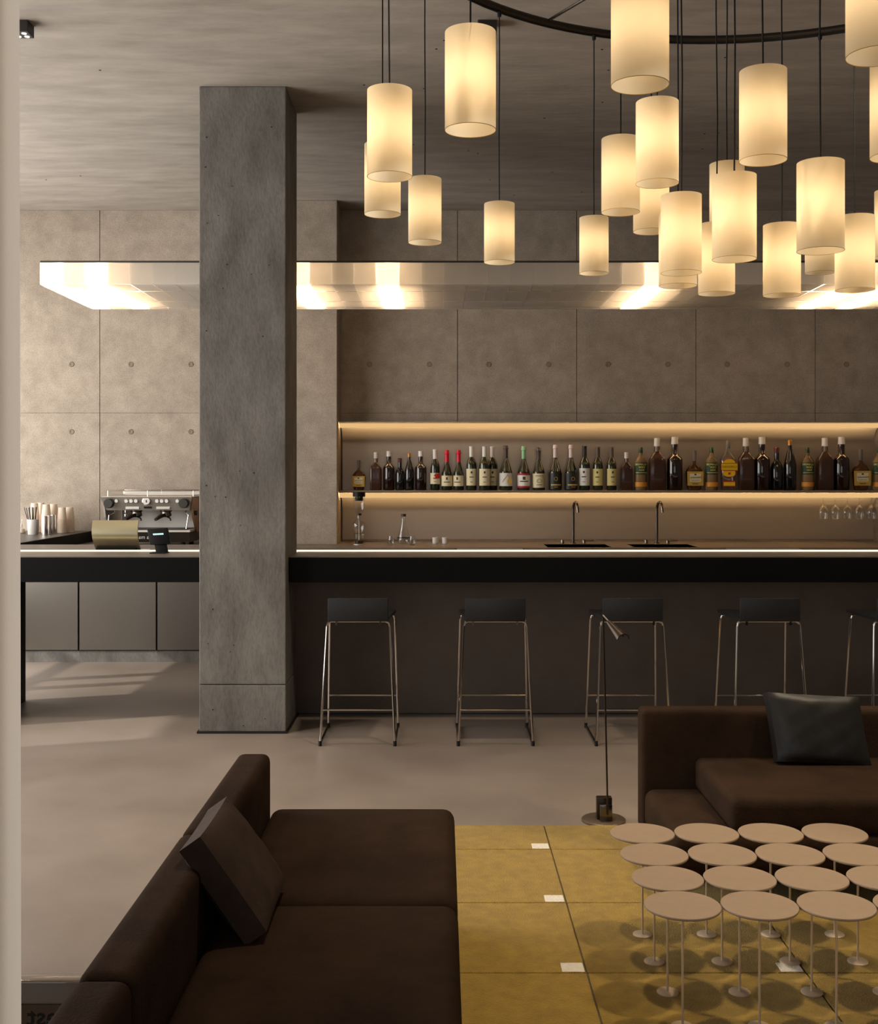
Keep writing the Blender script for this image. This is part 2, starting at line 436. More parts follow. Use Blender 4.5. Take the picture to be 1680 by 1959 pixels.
# ---------------------------------------------------------------- bar counter
CT = 1.078; CB = .917; CF = 7.19; XE = 3.9
bar = thing('bar_counter', 'long black bar counter with a glowing light strip along its top', 'bar counter', (.8, 7.7, 0))
for x0, x1 in ((-3.8, CX0 - .002), (CX1 + .002, XE)):
    MB().box(x0, x1, CF, 7.65, CB, CT - .006, .003, 1).build('front_slab', 'counter_black', bar)
    MB().box(x0, x1, CF + .001, 7.65, CT - .006, CT).build('worktop', 'counter_top_grey', bar)
MB().box(-3.8, XE, 7.655, 7.668, CT - .02, CT + .010).build('light_strip', 'led_counter', bar)
MB().box(-3.8, CX0 + .3, 7.672, 8.4, CB, CT, .002, 1).build('rear_ledge', 'counter_top_grey', bar)
MB().box(CX0 + .304, XE, 7.672, 7.90, CB, CT - .012, .002, 1).build('rear_ledge', 'counter_top_grey', bar)
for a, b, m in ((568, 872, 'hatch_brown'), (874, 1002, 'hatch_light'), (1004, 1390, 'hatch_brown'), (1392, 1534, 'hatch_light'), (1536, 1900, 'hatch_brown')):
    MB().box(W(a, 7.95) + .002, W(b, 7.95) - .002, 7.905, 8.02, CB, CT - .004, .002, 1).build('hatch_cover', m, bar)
MB().box(-1.30, XE, 7.636, 7.66, 0, CB).build('front_panel', 'bar_panel', bar)
MB().box(-1.30, XE, 7.630, 7.6365, 0, .006).build('kick_line', 'black_trim', bar)
MB().box(-3.05, -2.92, 7.22, 8.07, 0, CB).build('end_panel', 'counter_black', bar)
MB().box(-3.8, -3.158, 8.404, BACK - .002, CB, CT, .003, 1).build('return_slab', 'counter_top_dark', bar)
MB().box(-3.157, -3.153, 8.404, BACK - .002, CB, CT - .003).build('return_face', 'counter_black', bar)

# ---------------------------------------------------------------- back counter, cabinets, sinks
BZ = .982; BF = 9.5
sinks = [(.884, 1.42), (1.61, 2.14)]
bc = thing('back_counter', 'taupe back counter under the bottle shelf with two sinks', 'counter', (.5, 10, 0))
xs = [-3.15, sinks[0][0], sinks[0][1], sinks[1][0], sinks[1][1], XE]
mb = MB()
for i in range(5):
    if i in (1, 3):
        mb.box(xs[i], xs[i + 1], BF, 9.57, BZ - .05, BZ).box(xs[i], xs[i + 1], 10.0, BACK - .002, BZ - .05, BZ)
    elif i == 0:
        mb.box(xs[0], -1.446, BF, BACK - .002, BZ - .05, BZ).box(-1.446, -.909, BF, 10.018, BZ - .05, BZ).box(-.909, xs[1], BF, BACK - .002, BZ - .05, BZ)
    else: mb.box(xs[i], xs[i + 1], BF, BACK - .002, BZ - .05, BZ)
mb.build('worktop', 'back_counter', bc)
for a, b in sinks:
    m2 = MB().box(a, b, 9.57, 10.0, BZ - .22, BZ - .21).box(a - .01, a, 9.57, 10, BZ - .22, BZ - .002).box(b, b + .01, 9.57, 10, BZ - .22, BZ - .002)
    m2.box(a, b, 9.56, 9.57, BZ - .22, BZ - .002).box(a, b, 10.0, 10.01, BZ - .22, BZ - .002).build('sink_basin', 'sink_dark', bc)
MB().box(-.905, XE, 10.385, 10.398, BZ, BZ + .02).build('upstand', 'back_counter', bc)
names = ['steel-fronted base cabinet at far left next to the counter leg', 'steel-fronted base cabinet in the middle under the espresso machine',
         'steel-fronted base cabinet partly hidden behind the concrete column']
for k, (a, b) in enumerate(((-3.73, -3.07), (-3.07, -2.41), (-2.41, -1.75))):
    t = thing('base_cabinet', names[k], 'cabinet', ((a + b) / 2, 10, 0), 'steel base cabinets behind the counter')
    MB().box(a + .002, b - .002, 9.745, BACK - .003, .095, BZ - .051).build('body', 'black_trim', t)
    MB().box(a + .006, b - .006, 9.722, 9.744, .103, BZ - .056, .002, 1).build('door', 'steel_panel', t)
    MB().box(a, b, 9.735, BACK - .003, 0, .0945).build('plinth', 'column_concrete', t)

# ---------------------------------------------------------------- bottle shelf with curved steel back
X0 = -.905
sh = thing('bottle_shelf', 'lit steel bottle shelf with curved back panel on the back wall', 'shelf', (.5, 10.3, 1.44))
def cove(z_top, z_bot, y_lip, n=14, depth=.2):
    yb = 10.384; pr = []
    for k in range(n + 1):
        a = PI / 2 * k / n
        pr.append((y_lip + (yb - y_lip) * math.sin(a), z_top - depth * (1 - math.cos(a))))
    pr.append((yb, z_bot))
    bk = [(y + .006, z + .004) for y, z in pr[::-1]]
    return pr + bk
def curve_panel(z_top, z_bot, y_lip, depth):
    poly = cove(z_top, z_bot, y_lip, depth=depth)
    m2 = MB(); n = len(poly)
    vs = [(X0 + .003, y, z) for y, z in poly] + [(XE, y, z) for y, z in poly]
    h = n // 2; fs = []
    for i in range(n): fs.append((i, i + n, (i + 1) % n + n, (i + 1) % n))
    for i in range(h - 1):
        fs.append((i, i + 1, n - 2 - i, n - 1 - i)); fs.append((n + i, 2 * n - 1 - i, 2 * n - 2 - i, n + i + 1))
    return m2.add(vs, fs)
ZT, ZS = 2.04, 1.447
curve_panel(ZT, ZS, 10.16, .19).build('upper_back_panel', 'steel_niche', sh, True)
curve_panel(ZS - .022, BZ + .021, 10.16, .17).build('lower_back_panel', 'steel_niche', sh, True)
MB().box(X0 + .003, XE, 10.14, 10.384, ZS - .016, ZS, .002, 1).build('shelf_board', 'back_counter', sh)
MB().box(X0, XE, 10.125, BACK - .002, ZT + .006, ZT + .012).build('top_plate', 'steel_niche', sh)
for zt in (ZT, ZS - .022):
    MB().box(X0 + .003, XE, 10.128, 10.136, zt - .042, zt).build('light_lip', 'led_lip', sh)
    MB().box(X0 + .003, XE, 10.172, 10.186, zt - .038, zt - .033).build('light_channel', 'steel_plain', sh)
    nl = lamp('AREA', 'niche_light', ((X0 + XE) / 2, 10.181, zt - .031), 75, (1, .70, .36), shape='RECTANGLE', size=XE - X0 - .02, size_y=.010)
    aim(nl, (0, .62, .78))
    MB().tube([(X0 + .006, y - .004, z) for y, z in cove(zt, (ZS if zt == ZT else BZ + .021), 10.16, depth=.18)[:16]], .004, 6).build('end_edge', 'black_trim', sh)

# ---------------------------------------------------------------- ceiling light canopy over the bar
KY0, KY1, KZ0, KZ1, KX0, KX1 = 7.75, 8.91, 2.872, 3.018, -2.705, 3.64
PW = .151; NP = int((KX1 - KX0) / PW)
kc = thing('light_canopy', 'long white translucent light canopy of square cells over the bar', 'ceiling light', (0, 8.3, KZ0))
MB().box(KX0, KX0 + NP * PW, KY0 - .004, KY1 + .004, KZ1 + .001, KZ1 + .012).build('top_plate', 'spot_black', kc)
pm = MB().add([(.003, 0, 0), (PW - .003, 0, 0), (PW - .003, 0, KZ1 - KZ0), (.003, 0, KZ1 - KZ0)], [(0, 1, 2, 3)])
fm = MB().add([(0, .004, 0), (0, KY1 - KY0 - .01, 0), (0, KY1 - KY0 - .01, KZ1 - KZ0 - .005), (0, .004, KZ1 - KZ0 - .005)], [(0, 1, 2, 3)])
p0 = pm.build('diffuser_panel', 'canopy_sheet', kc, local=True); f0 = fm.build('cell_fin', 'canopy_fin', kc, local=True)
off = Vector((0, 8.3, KZ0))
for i in range(NP):
    p = p0 if i == 0 else p0.copy()
    if i: COL.objects.link(p)
    p.location = Vector((KX0 + i * PW, KY0, KZ0)) - off
for i in range(NP + 1):
    p = f0 if i == 0 else f0.copy()
    if i: COL.objects.link(p)
    p.location = Vector((KX0 + i * PW, KY0 + .005, KZ0 + .004)) - off
s0 = MB().add([(-.003, 0, 0), (.003, 0, 0), (.003, 0, KZ1 - KZ0), (-.003, 0, KZ1 - KZ0)], [(0, 1, 2, 3)]).build('front_seam', 'canopy_seam', kc, local=True)
u0 = MB().add([(-.003, 0, 0), (.003, 0, 0), (.003, KY1 - KY0, 0), (-.003, KY1 - KY0, 0)], [(0, 1, 2, 3)]).build('underside_seam', 'canopy_seam', kc, local=True)
for i in range(NP + 1):
    for q, dz in ((s0, 0), (u0, -.002)):
        p = q if i == 0 else q.copy()
        if i: COL.objects.link(p)
        p.location = Vector((KX0 + i * PW, KY0, KZ0 + dz)) - off
cuts = (KY0 + .004, 8.05, 8.52, 8.80, 8.906)
for j in range(4):
    dd = cuts[j + 1] - cuts[j]
    b0 = MB().add([(.003, 0, 0), (PW - .003, 0, 0), (PW - .003, dd - .002, 0), (.003, dd - .002, 0)], [(0, 1, 2, 3)]).build('underside_panel', 'canopy_sheet', kc, local=True)
    for i in range(NP):
        p = b0 if i == 0 else b0.copy()
        if i: COL.objects.link(p)
        p.location = Vector((KX0 + i * PW, cuts[j], KZ0 - .004 + .0015 * (3 - j))) - off
for y in (8.05, 8.52, 8.80, 8.907):
    zz = KZ0 + (.0 if y > 8.9 else .01); xe = KX0 + NP * PW
    MB().add([(KX0, y, zz), (xe, y, zz), (xe, y, KZ1), (KX0, y, KZ1)], [(0, 1, 2, 3)]).build('cell_divider', 'canopy_divider', kc)
for a, b in ((KX0 - 0.0, -1.9), (2.4, 3.2)):
    pass
for x in (-1.4, 1.2, 3.2):
    MB().tube([(x, 8.3, KZ1 + .01), (x, 8.3, CEIL)], .004, 6).build('suspension_rod', 'spot_black', kc)
for px in (165, 240, 584, 742, 1226, 1600, 1676):
    i = round((W(px, 8.3) - KX0) / PW - .5); x = KX0 + (i + .5) * PW
    MB().tube([(x, 7.84, KZ1 - .03), (x, 8.82, KZ1 - .03)], .014, 8).build('tube_lamp', 'canopy_bulb', kc, True)

# ---------------------------------------------------------------- chandelier ring and pendant lamps
RC = Vector((1.28, 4.12)); RR = 1.54; RZ = 3.735
ch = thing('pendant_ring', 'dark metal ring under the ceiling that carries the pendant lamps', 'chandelier frame', (RC.x, RC.y, RZ))
MB().tube([(RC.x + RR * math.cos(a * PI / 48), RC.y + RR * math.sin(a * PI / 48), RZ) for a in range(96)], .017, 10, True).build('ring', 'ring_metal', ch, True)
MB().tube([(RC.x + (RR + .004) * math.cos(a * PI / 48), RC.y + (RR + .004) * math.sin(a * PI / 48), RZ - .018) for a in range(96)], .005, 6, True).build('cable_channel', 'cord', ch, True)
MB().lathe([(.80, 0), (.80, .02)], 40, (RC.x, RC.y, RZ)).build('centre_plate', 'ring_metal', ch, True)
for a in (120.5, 30, 210, 300):
    a = math.radians(a)
    MB().tube([(RC.x + .79 * math.cos(a), RC.y + .79 * math.sin(a), RZ + .01), (RC.x + RR * math.cos(a), RC.y + RR * math.sin(a), RZ + .005)], .007, 8).build('spoke', 'chrome_dark', ch, True)
for x, y in ((1.78, 3.92),):
    MB().lathe([(.05, -.03), (.05, 0)], 20, (x, y, RZ)).build('downlight', 'spot_black', ch, True)
    lamp('SPOT', 'downlight_beam', (x, y, RZ - .05), 190, (1, .80, .55), spot_size=math.radians(84), spot_blend=.7, shadow_soft_size=.07)
for a in (75, 195, 315):
    a = math.radians(a); MB().tube([(RC.x + .6 * math.cos(a), RC.y + .6 * math.sin(a), RZ + .02), (RC.x + .6 * math.cos(a), RC.y + .6 * math.sin(a), CEIL)], .01, 8).build('ceiling_rod', 'ring_metal', ch)

D = .14; LN = .268
def shade_mesh():
    n = 40; r = D / 2; m2 = MB(); vs = []; fs = []
    for k in range(9):
        z = LN * k / 8
        for j in range(n): vs.append((r * math.cos(2 * PI * j / n), r * math.sin(2 * PI * j / n), z))
    for k in range(8):
        for j in range(n): fs.append((k * n + j, k * n + (j + 1) % n, (k + 1) * n + (j + 1) % n, (k + 1) * n + j))
    return m2.add(vs, fs)
lamp_meshes = {}
PEND = [  # centre px, bottom px of the shade, width px, outer ring?, label
    (900, 249, 94.5, 1, 'large cream pendant lamp in front of the small black ceiling spotlight'),
    (745.5, 338, 82.5, 1, 'cream pendant lamp overlapping another one near the concrete column'),
    (732, 410, 72, 1, 'leftmost cream pendant lamp, half hidden behind a bigger one'),
    (813, 464, 64, 1, 'cream pendant lamp hanging third from the concrete column'),
    (955.5, 502, 58.5, 1, 'small cream pendant lamp hanging alone before the canopy between two gaps'),
    (1136.5, 523, 55.5, 1, 'smallest cream pendant lamp hanging low in front of the dim canopy'),
    (1224.5, 163, 109, 1, 'huge cream pendant lamp cut off by the top edge in the middle'),
    (1187.5, 406, 73, 0, 'cream pendant lamp hanging just left of the tall overlapping pair'),
    (1257.5, 351, 81, 0, 'cream pendant lamp straight below the huge one at the top edge'),
    (1246, 443, 68, 0, 'cream pendant lamp showing only its lower part behind another'),
    (1303.5, 522, 77, 0, 'cream pendant lamp in front of an almost hidden twin over the canopy'),
    (1297, 547, 72, 0, 'cream pendant lamp almost hidden behind its twin over the canopy'),
    (1391, 440, 65.6, 0, 'cream pendant lamp showing only a rim behind the central one'),
    (1405, 496, 83, 0, 'central cream pendant lamp hanging before two half hidden ones'),
    (1371, 562, 69, 0, 'lowest cream pendant lamp left of the central one, half covered'),
    (1460, 307, 89, 0, 'large cream pendant lamp hanging alone high on the right'),
    (1496, 565, 70, 0, 'low cream pendant lamp between the central one and the large right one'),
    (1570, 480, 88, 0, 'large cream pendant lamp overlapping the low one on the right'),
    (1569, 522, 58, 1, 'small cream pendant lamp peeping out under the large right one'),
    (1635.5, 555, 73, 0, 'low cream pendant lamp nearest the right edge in the bottom row'),
    (1680, 107, 114, 1, 'huge cream pendant lamp cut off by the top right corner'),
    (1714, 300, 94, 0, 'cream pendant lamp showing a sliver at the right edge below the corner one'),
    (1708, 492, 66, 1, 'small cream pendant lamp showing a thin sliver at the right edge'),
]
def line_circle(k, near):
    # points X = k*Y on the ring
    A = k * k + 1; Bq = -2 * (k * RC.x + RC.y); Cq = RC.length_squared - RR * RR
    d = Bq * Bq - 4 * A * Cq
    if d < 0: return None
    return [(-Bq - math.sqrt(d)) / 2 / A, (-Bq + math.sqrt(d)) / 2 / A]
for px, pb, wd, outer, lab in PEND:
    Y = D * F / wd; k = (px - VX) / F
    if outer:
        c = line_circle(k, 0)
        if c:
            y2 = min(c, key=lambda q: abs(q - Y))
            if abs(y2 - Y) < .35: Y = y2
    X = k * Y; zb = Z(pb, Y)
    t = thing('pendant_lamp', lab, 'pendant lamp', (X, Y, zb), 'cream cylinder pendant lamps')
    if 's' not in lamp_meshes:
        s = shade_mesh().build('lamp_shade', 'lamp_parchment', t, True, local=True); lamp_meshes['s'] = s.data
        r = MB().tube([(D / 2 * math.cos(a * PI / 20), D / 2 * math.sin(a * PI / 20), 0) for a in range(40)], .0009, 4, True).build('shade_rim', 'label_gold', t, local=True); lamp_meshes['r'] = r.data
        b = MB().lathe([(.014, -.055), (.02, -.045), (.02, .045), (.014, .055)], 8, (0, 0, LN * .52)).build('bulb', 'bulb', t, True, local=True); lamp_meshes['b'] = b.data
        h = MB().lathe([(.016, 0), (.018, .03), (.006, .05)], 10, (0, 0, LN * .52 + .06)).tube([(-D / 2, 0, LN - .006), (D / 2, 0, LN - .006)], .0015, 4).tube([(0, -D / 2, LN - .006), (0, D / 2, LN - .006)], .0015, 4).build('bulb_holder', 'cap_white', t, local=True); lamp_meshes['h'] = h.data
    else:
        for key, nm in (('s', 'lamp_shade'), ('r', 'shade_rim'), ('b', 'bulb'), ('h', 'bulb_holder')):
            o = bpy.data.objects.new(nm, lamp_meshes[key]); COL.objects.link(o); o.parent = t
    top = RZ - (.02 if outer else 0)
    dx = rnd.uniform(-.004, .004); ln = top - zb
    MB().tube([(0, 0, LN * .52 + .1), (0, 0, LN + .01), (dx, 0, LN + (ln - LN) * .35), (-dx * .5, 0, LN + (ln - LN) * .7), (0, 0, ln)], .0028, 6).build('cord', 'cord', t, local=True)
    if outer: MB().lathe([(.009, -.02), (.011, 0)], 8, (0, 0, ln)).build('cord_grip', 'cord', t, local=True)

# ---------------------------------------------------------------- ceiling spotlights
for x, y, lab in ((-2.222, 6.08, 'small square black ceiling spotlight beside the curtain'), (.240, 6.08, 'small square black ceiling spotlight behind the large pendant lamp'),
        (2.702, 6.08, 'small square black ceiling spotlight right of the pendant lamps, out of the picture'), (-2.222, 3.62, 'small square black ceiling spotlight near the curtain, above the picture'),
        (.240, 3.62, 'small square black ceiling spotlight above the left sofa seat, above the picture'), (2.702, 3.62, 'small square black ceiling spotlight right of the rug, above the picture')):
    t = thing('ceiling_spotlight', lab, 'spotlight', (x, y, CEIL), 'square ceiling spotlights')
    MB().box(x - .05, x + .05, y - .05, y + .05, CEIL - .062, CEIL, .002, 1).build('housing', 'spot_black', t)
    for dx in (-.022, .022):
        for dy in (-.022, .022):
            MB().lathe([(.013, -.0015), (.013, 0)], 12, (x + dx, y + dy, CEIL - .062)).build('lens', 'spot_lens', t)
    l = lamp('SPOT', 'spot_beam', (x, y, CEIL - .08), 40 if (x < 0 and y < 5) else 150, (1, .83, .63), spot_size=math.radians(75), spot_blend=.8, shadow_soft_size=.09)

# ---------------------------------------------------------------- rug
RY1, RX0 = 5.19, -.55
rug = thing('rug', 'mustard yellow wool rug with thin grid lines and small white squares', 'rug', (1.2, 3.4, 0))
lx = [.462, 1.16, 1.856]; ly = [4.855, 4.252, 3.655, 3.05, 2.45]
vx = [RX0] + lx + [2.9]; vy = [1.6] + sorted(ly) + [RY1]; gg = .0028
for i in range(len(vx) - 1):
    for j in range(len(vy) - 1):
        MB().box(vx[i] + gg, vx[i + 1] - gg, vy[j] + gg, vy[j + 1] - gg, .002, .012, .002, 1).build('rug_square', 'rug_pile', rug)
MB().box(RX0, 2.9, 1.6, RY1, .0, .006).build('backing', 'rug_line', rug)
for x in lx:
    for y in ly:
        MB().box(x - .078, x - .006, y + .006, y + .072, .010, .0135, .001, 1).build('white_patch', 'rug_white', rug)

# ---------------------------------------------------------------- cluster of small round tables
proto = None
rw = ['back', 'second', 'third', 'front']; cl = ['first', 'second', 'third', 'fourth']
for r, Y in enumerate((3.956, 3.736, 3.516, 3.296)):
    for c in range(4):
        lab = f'sand round side table, {cl[c]} from the left in the {rw[r]} row'
        if proto is None:
            proto = t = thing('round_side_table', lab, 'side table', (0, 0, .012), 'cluster of small round side tables')
            MB().lathe([(.108, .344), (.1095, .346), (.1095, .349), (.108, .351)], 44).build('table_top', 'table_sand', t, True, local=True)
            MB().lathe([(.0036, .003), (.0036, .345)], 10).build('stem', 'table_metal', t, True, local=True)
            MB().lathe([(.033, 0), (.033, .003), (.031, .0045)], 28).build('base', 'table_metal', t, True, local=True)
        else: t = copy_tree(proto)
        t.location = (.691 + .2205 * c, Y, .012 if True else 0); t['label'] = lab

# ---------------------------------------------------------------- sofas
sl = thing('sofa', 'long dark brown sofa in the foreground with a low side backrest', 'sofa', (-.3, 2.6, 0))
ys = [4.08, 3.172, 2.262, 1.35]
for i in range(3):
    y1, y0 = ys[i], ys[i + 1]
    MB().soft(-.722, -.604, y0 + .002, y1 - .002, .16, .61, .028, n=8).build('backrest', 'sofa_fabric', sl, True)
    MB().soft(-.602, .045, y0 + .002, y1 - .002, .21, .418, .04, .006, n=10).build('seat_cushion', 'sofa_fabric', sl, True)
MB().soft(-.70, .02, 1.37, 4.06, .05, .22, .02).build('base_frame', 'sofa_fabric_grey', sl, True)
for x in (-.62, -.06):
    for y in (1.5, 3.95): MB().box(x - .02, x + .02, y - .02, y + .02, .012, .06).build('foot', 'rubber', sl)
sr = thing('sofa', 'dark sofa behind the round tables with a raised thick seat block', 'sofa', (1.9, 4.5, .012))
MB().soft(.835, 2.85, 4.797, 4.912, .10, .610, .022, n=10).build('backrest', 'sofa_fabric', sr, True)
MB().soft(.84, 2.85, 4.16, 4.795, .13, .292, .045, .004, n=10).build('seat_platform', 'sofa_fabric', sr, True)
MB().soft(1.052, 2.85, 4.168, 4.795, .285, .42, .032, .006, n=12).build('seat_cushion', 'sofa_fabric', sr, True)
MB().box(.95, 2.8, 4.45, 4.88, .012, .14).build('plinth', 'rubber', sr)
# cushions
t = thing('cushion', 'brown square cushion tipped over against the left sofa backrest', 'cushion', (-.48, 3.42, .42))
M = Matrix(((0, -.818, -.576, -.548), (1, 0, 0, 3.06), (0, -.576, .818, .552), (0, 0, 0, 1)))
MB().pillow(.36, .29, .12, seed=4, e=.032).xf(M).build('cover', 'cushion_brown', t, True)
t = thing('cushion', 'black leather cushion leaning against the rear sofa backrest', 'cushion', (1.53, 4.7, .42))
M = Matrix.Translation((1.53, 4.695, .553)) @ Matrix.Rotation(math.radians(-16), 4, 'X') @ Matrix.Rotation(math.radians(3), 4, 'Y')
MB().pillow(.375, .275, .12, seed=9, e=.034, shear=-.14).xf(M).build('cover', 'cushion_leather', t, True)

# ---------------------------------------------------------------- bar stools
ps = None
wh = ['bar stool nearest the concrete column, black seat on steel sled legs', 'second bar stool from the column, black seat on steel sled legs',
      'bar stool behind the thin floor lamp, black seat on steel legs', 'bar stool behind the cushion of the rear sofa, black seat on steel legs',
      'bar stool cut off by the right edge, black seat on steel legs']
for i in range(5):
    x = -.493 + .8095 * i
    if ps is None:
        ps = t = thing('bar_stool', wh[0], 'bar stool', (0, 0, 0), 'bar stools along the counter')
        def leg(sx, fr):
            y0, y1 = (-.245, -.175) if fr else (.245, .165)
            q = .0 if fr else .016
            return [(sx * .219, y0, .016), (sx * (.186 + q), y1, .69), (sx * (.180 + q), y1 + (.001 if fr else -.001), .712), (sx * (.163 + q), y1, .722)]
        for sx in (-1, 1):
            for fr in (1, 0): MB().tube(leg(sx, fr), .0075, 8).build('leg', 'chrome', t, True, local=True)
            MB().tube([(sx * .219, -.245, .014), (sx * .219, .245, .014)], .0075, 8).build('floor_runner', 'chrome_dark', t, True, local=True)
            for y in (-.245, .245): MB().lathe([(.010, 0), (.010, .03)], 8, (sx * .219, y, 0)).build('foot_cap', 'rubber', t, local=True)
        for fr in (1, 0):
            y1 = -.175 if fr else .165
            MB().tube([(-.165, y1, .722), (.165, y1, .722)], .0075, 8).build('seat_rail', 'chrome', t, True, local=True)
            yb = -.226 if fr else .223
            MB().tube([(-.209, yb, .208), (.209, yb, .208)], .006, 8).build('footrest', 'chrome', t, True, local=True)
        MB().prism([(-.178, -.165), (.178, -.165), (.207, .22), (-.207, .22)], .728, .746, 'z').build('seat', 'stool_black', t, True, local=True)
        MB().box(-.178, .178, -.215, -.195, .728, .862, .005, 2).build('backrest', 'stool_black', t, True, local=True)
        MB().box(-.178, .178, -.205, -.15, .724, .744, .004, 1).build('seat_bend', 'stool_black', t, local=True)
        for sx in (-1, 1): MB().box(sx * .13 - .006, sx * .13 + .006, -.186, -.166, .70, .726).build('bracket', 'chrome_dark', t, local=True)
    else: t = copy_tree(ps)
    t.location = (x, 6.985, 0); t['label'] = wh[i]

# ---------------------------------------------------------------- floor lamp
t = thing('floor_lamp', 'thin dark floor lamp on a round plate beside the rear sofa', 'floor lamp', (.745, 5.29, 0))
MB().lathe([(.099, 0), (.101, .003), (.101, .009), (.097, .012)], 40, (.745, 5.29, 0)).build('base', 'lamp_plate', t, True)
MB().box(.712, .782, 5.27, 5.31, .012, .112, .004, 2).build('transformer', 'lamp_metal', t, True)
MB().box(.722, .778, 5.238, 5.27, .012, .088, .003, 2).build('stem_block', 'chrome_dark', t, True)
MB().tube([(.756, 5.232, .045), (.750, 5.228, .3), (.732, 5.21, .955)], .0042, 8).build('stem', 'lamp_metal', t, True)
MB().tube([(.732, 5.21, .955), (.800, 5.06, .882)], .0035, 8).build('arm', 'lamp_metal', t, True)
a, b = Vector((.752, 5.17, .932)), Vector((.798, 5.05, .872)); ax = (b - a).normalized(); sd = ax.cross(Vector((0, 0, 1))).normalized(); up = sd.cross(ax)
mb = MB(); vs = []; N = 10
for q, rr in ((a, .012), (b, .030)):
    for s_ in (1, .86):
        for k in range(N + 1):
            an = PI * k / N; vs.append(q + (sd * math.cos(an) + up * math.sin(an)) * rr * s_ - up * .004)
fs = []; n1 = N + 1
for k in range(N):
    fs += [(k, k + 1, 2 * n1 + k + 1, 2 * n1 + k), (n1 + k, 3 * n1 + k, 3 * n1 + k + 1, n1 + k + 1), (2 * n1 + k, 2 * n1 + k + 1, 3 * n1 + k + 1, 3 * n1 + k), (k, n1 + k, n1 + k + 1, k + 1)]
fs += [(0, 2 * n1, 3 * n1, n1), (N, n1 + N, 3 * n1 + N, 2 * n1 + N)]
mb.add(vs, fs).build('lamp_shade', 'lamp_metal', t, True)

# ---------------------------------------------------------------- curtain
t = thing('curtain', 'pale linen curtain hanging at the left edge of the picture', 'curtain', (-.85, 2.0, 0))
N = 90; vs = []; fs = []; zs = [0.01, .5, 1, 1.5, 2, 2.6, 3.2, 3.95]
for side in (0,):
    for z in zs:
        f = z / 3.95; xr = -.7335 + .0035 * (1 - f) - .0035 * f
        for k in range(N + 1):
            s_ = k / N
            xx = xr - .42 * s_; yy = 2.0 + .045 * (math.cos(s_ * 7.0 * 2 * PI / 1.35) - 1) * (1 - .1 * math.sin(3 * z))
            if s_ < .02: yy += 0
            vs.append((xx + (0 if side == 0 else -.002), yy + (.003 if side else 0), z))
R = N + 1; LZ = len(zs)
for side in (0,):
    for i in range(LZ - 1):
        for k in range(N):
            b0 = side * LZ * R + i * R + k; fs.append((b0, b0 + 1, b0 + R + 1, b0 + R) if side == 0 else (b0, b0 + R, b0 + R + 1, b0 + 1))
MB().add(vs, fs).build('fabric', 'curtain', t, True)
MB().box(-1.3, -.70, 1.985, 2.015, 3.952, CEIL - .002).build('track', 'black_trim', t)

# ---------------------------------------------------------------- low sign with mirrored lettering behind the left sofa
t = thing('display_stand', 'low glossy taupe stand with mirrored black letters behind the sofa', 'display stand', (-1.15, 2.95, 0))
MB().box(-1.5, -.76, 2.955, 3.0, .0, .296, .008, 3).build('slab', 'sign_acrylic', t, True)
MB().box(-1.49, -.77, 2.948, 2.9545, .0, .236, .001, 1).build('brown_panel', 'sign_brown', t)
vs, fs = text_verts('est', .068, .0012)
MB().add([(-p.x - 1.022, 2.9475, p.y + .184) for p in vs], fs).build('lettering', 'letter_black', t)

# ---------------------------------------------------------------- bottles
PXM = 10.24 / F
def wrap(r, a0, a1, z0, z1, sy=1.0, sq=None, n=10, lift=.35, taper=0.0):
    m2 = MB(); vs = []; fs = []
    for k in range(n + 1):
        a = math.radians(a0 + (a1 - a0) * k / n); rr = (r + lift)
        for z in (z0, z1): vs.append((rr * math.sin(a), -rr * math.cos(a) * sy, z))
    for k in range(n): fs.append((2 * k, 2 * k + 2, 2 * k + 3, 2 * k + 1))
    return m2.add(vs, fs)
def wtext(body, size, r, z, sy=1.0, lift=.6, sx=1.0, rot=0):
    vs, fs = text_verts(body, size); m2 = MB()
    return m2.add([((r + lift) * math.sin(-p.x * sx / r + rot), -(r + lift) * math.cos(-p.x * sx / r + rot) * sy, z + p.y) for p in vs], fs)
SC = Matrix.Scale(PXM, 4)
def B(mb, name, m, t, smooth=True): return mb.xf(SC).build(name, m, t, smooth, local=True)
def capsule(t, m, r, z0, z1, bulge=False):
    p = [(r, z0), (r, z1 - 8), (r + .9, z1 - 7), (r + .9, z1 - 5), (r + .4, z1 - 4), (r + .3, z1 - .8), (r - .6, z1)] if bulge else [(r, z0), (r, z1 - 2.2), (r + .5, z1 - 2), (r + .5, z1 - .5), (r, z1)]
    B(MB().lathe(p, 16), 'capsule', m, t)
def bt(label):
    return thing('bottle', label, 'bottle', (0, 0, 0))
def mk_cognac(t):
    prof = [(11, 0), (13, 1), (14.5, 8), (16.5, 24), (17, 34), (16, 40), (12, 46), (6, 51), (3.6, 54), (3.2, 58)]
    B(MB().lathe(prof, 24, sy=.55), 'glass', 'glass_amber', t)
    B(MB().lathe([(3.8, 57), (3.9, 77), (3.4, 78)], 14), 'stopper', 'cap_grey', t)
    B(MB().prism([(-15.5, 9), (15.5, 9), (16, 37), (-16, 37)], -10.2, -9.4, 'y'), 'label', 'label_gold', t, False)
    B(MB().prism([(-11, 17), (11, 17), (11, 33), (-11, 33)], -10.5, -10.2, 'y'), 'label_field', 'label_cream', t, False)
    vs, fs = text_verts('Hennessy', 6.4); B(MB().add([(-p.x * .85, -10.7, p.y + 23.5) for p in vs], fs), 'print', 'print_dark', t, False)
    for q in ((9, 19.5, 20.3), (6, 12, 13.4), (2, 29.5, 32.5)): B(MB().box(-q[0], q[0], -10.7, -10.5, q[1], q[2]), 'ornament', 'print_dark', t, False)
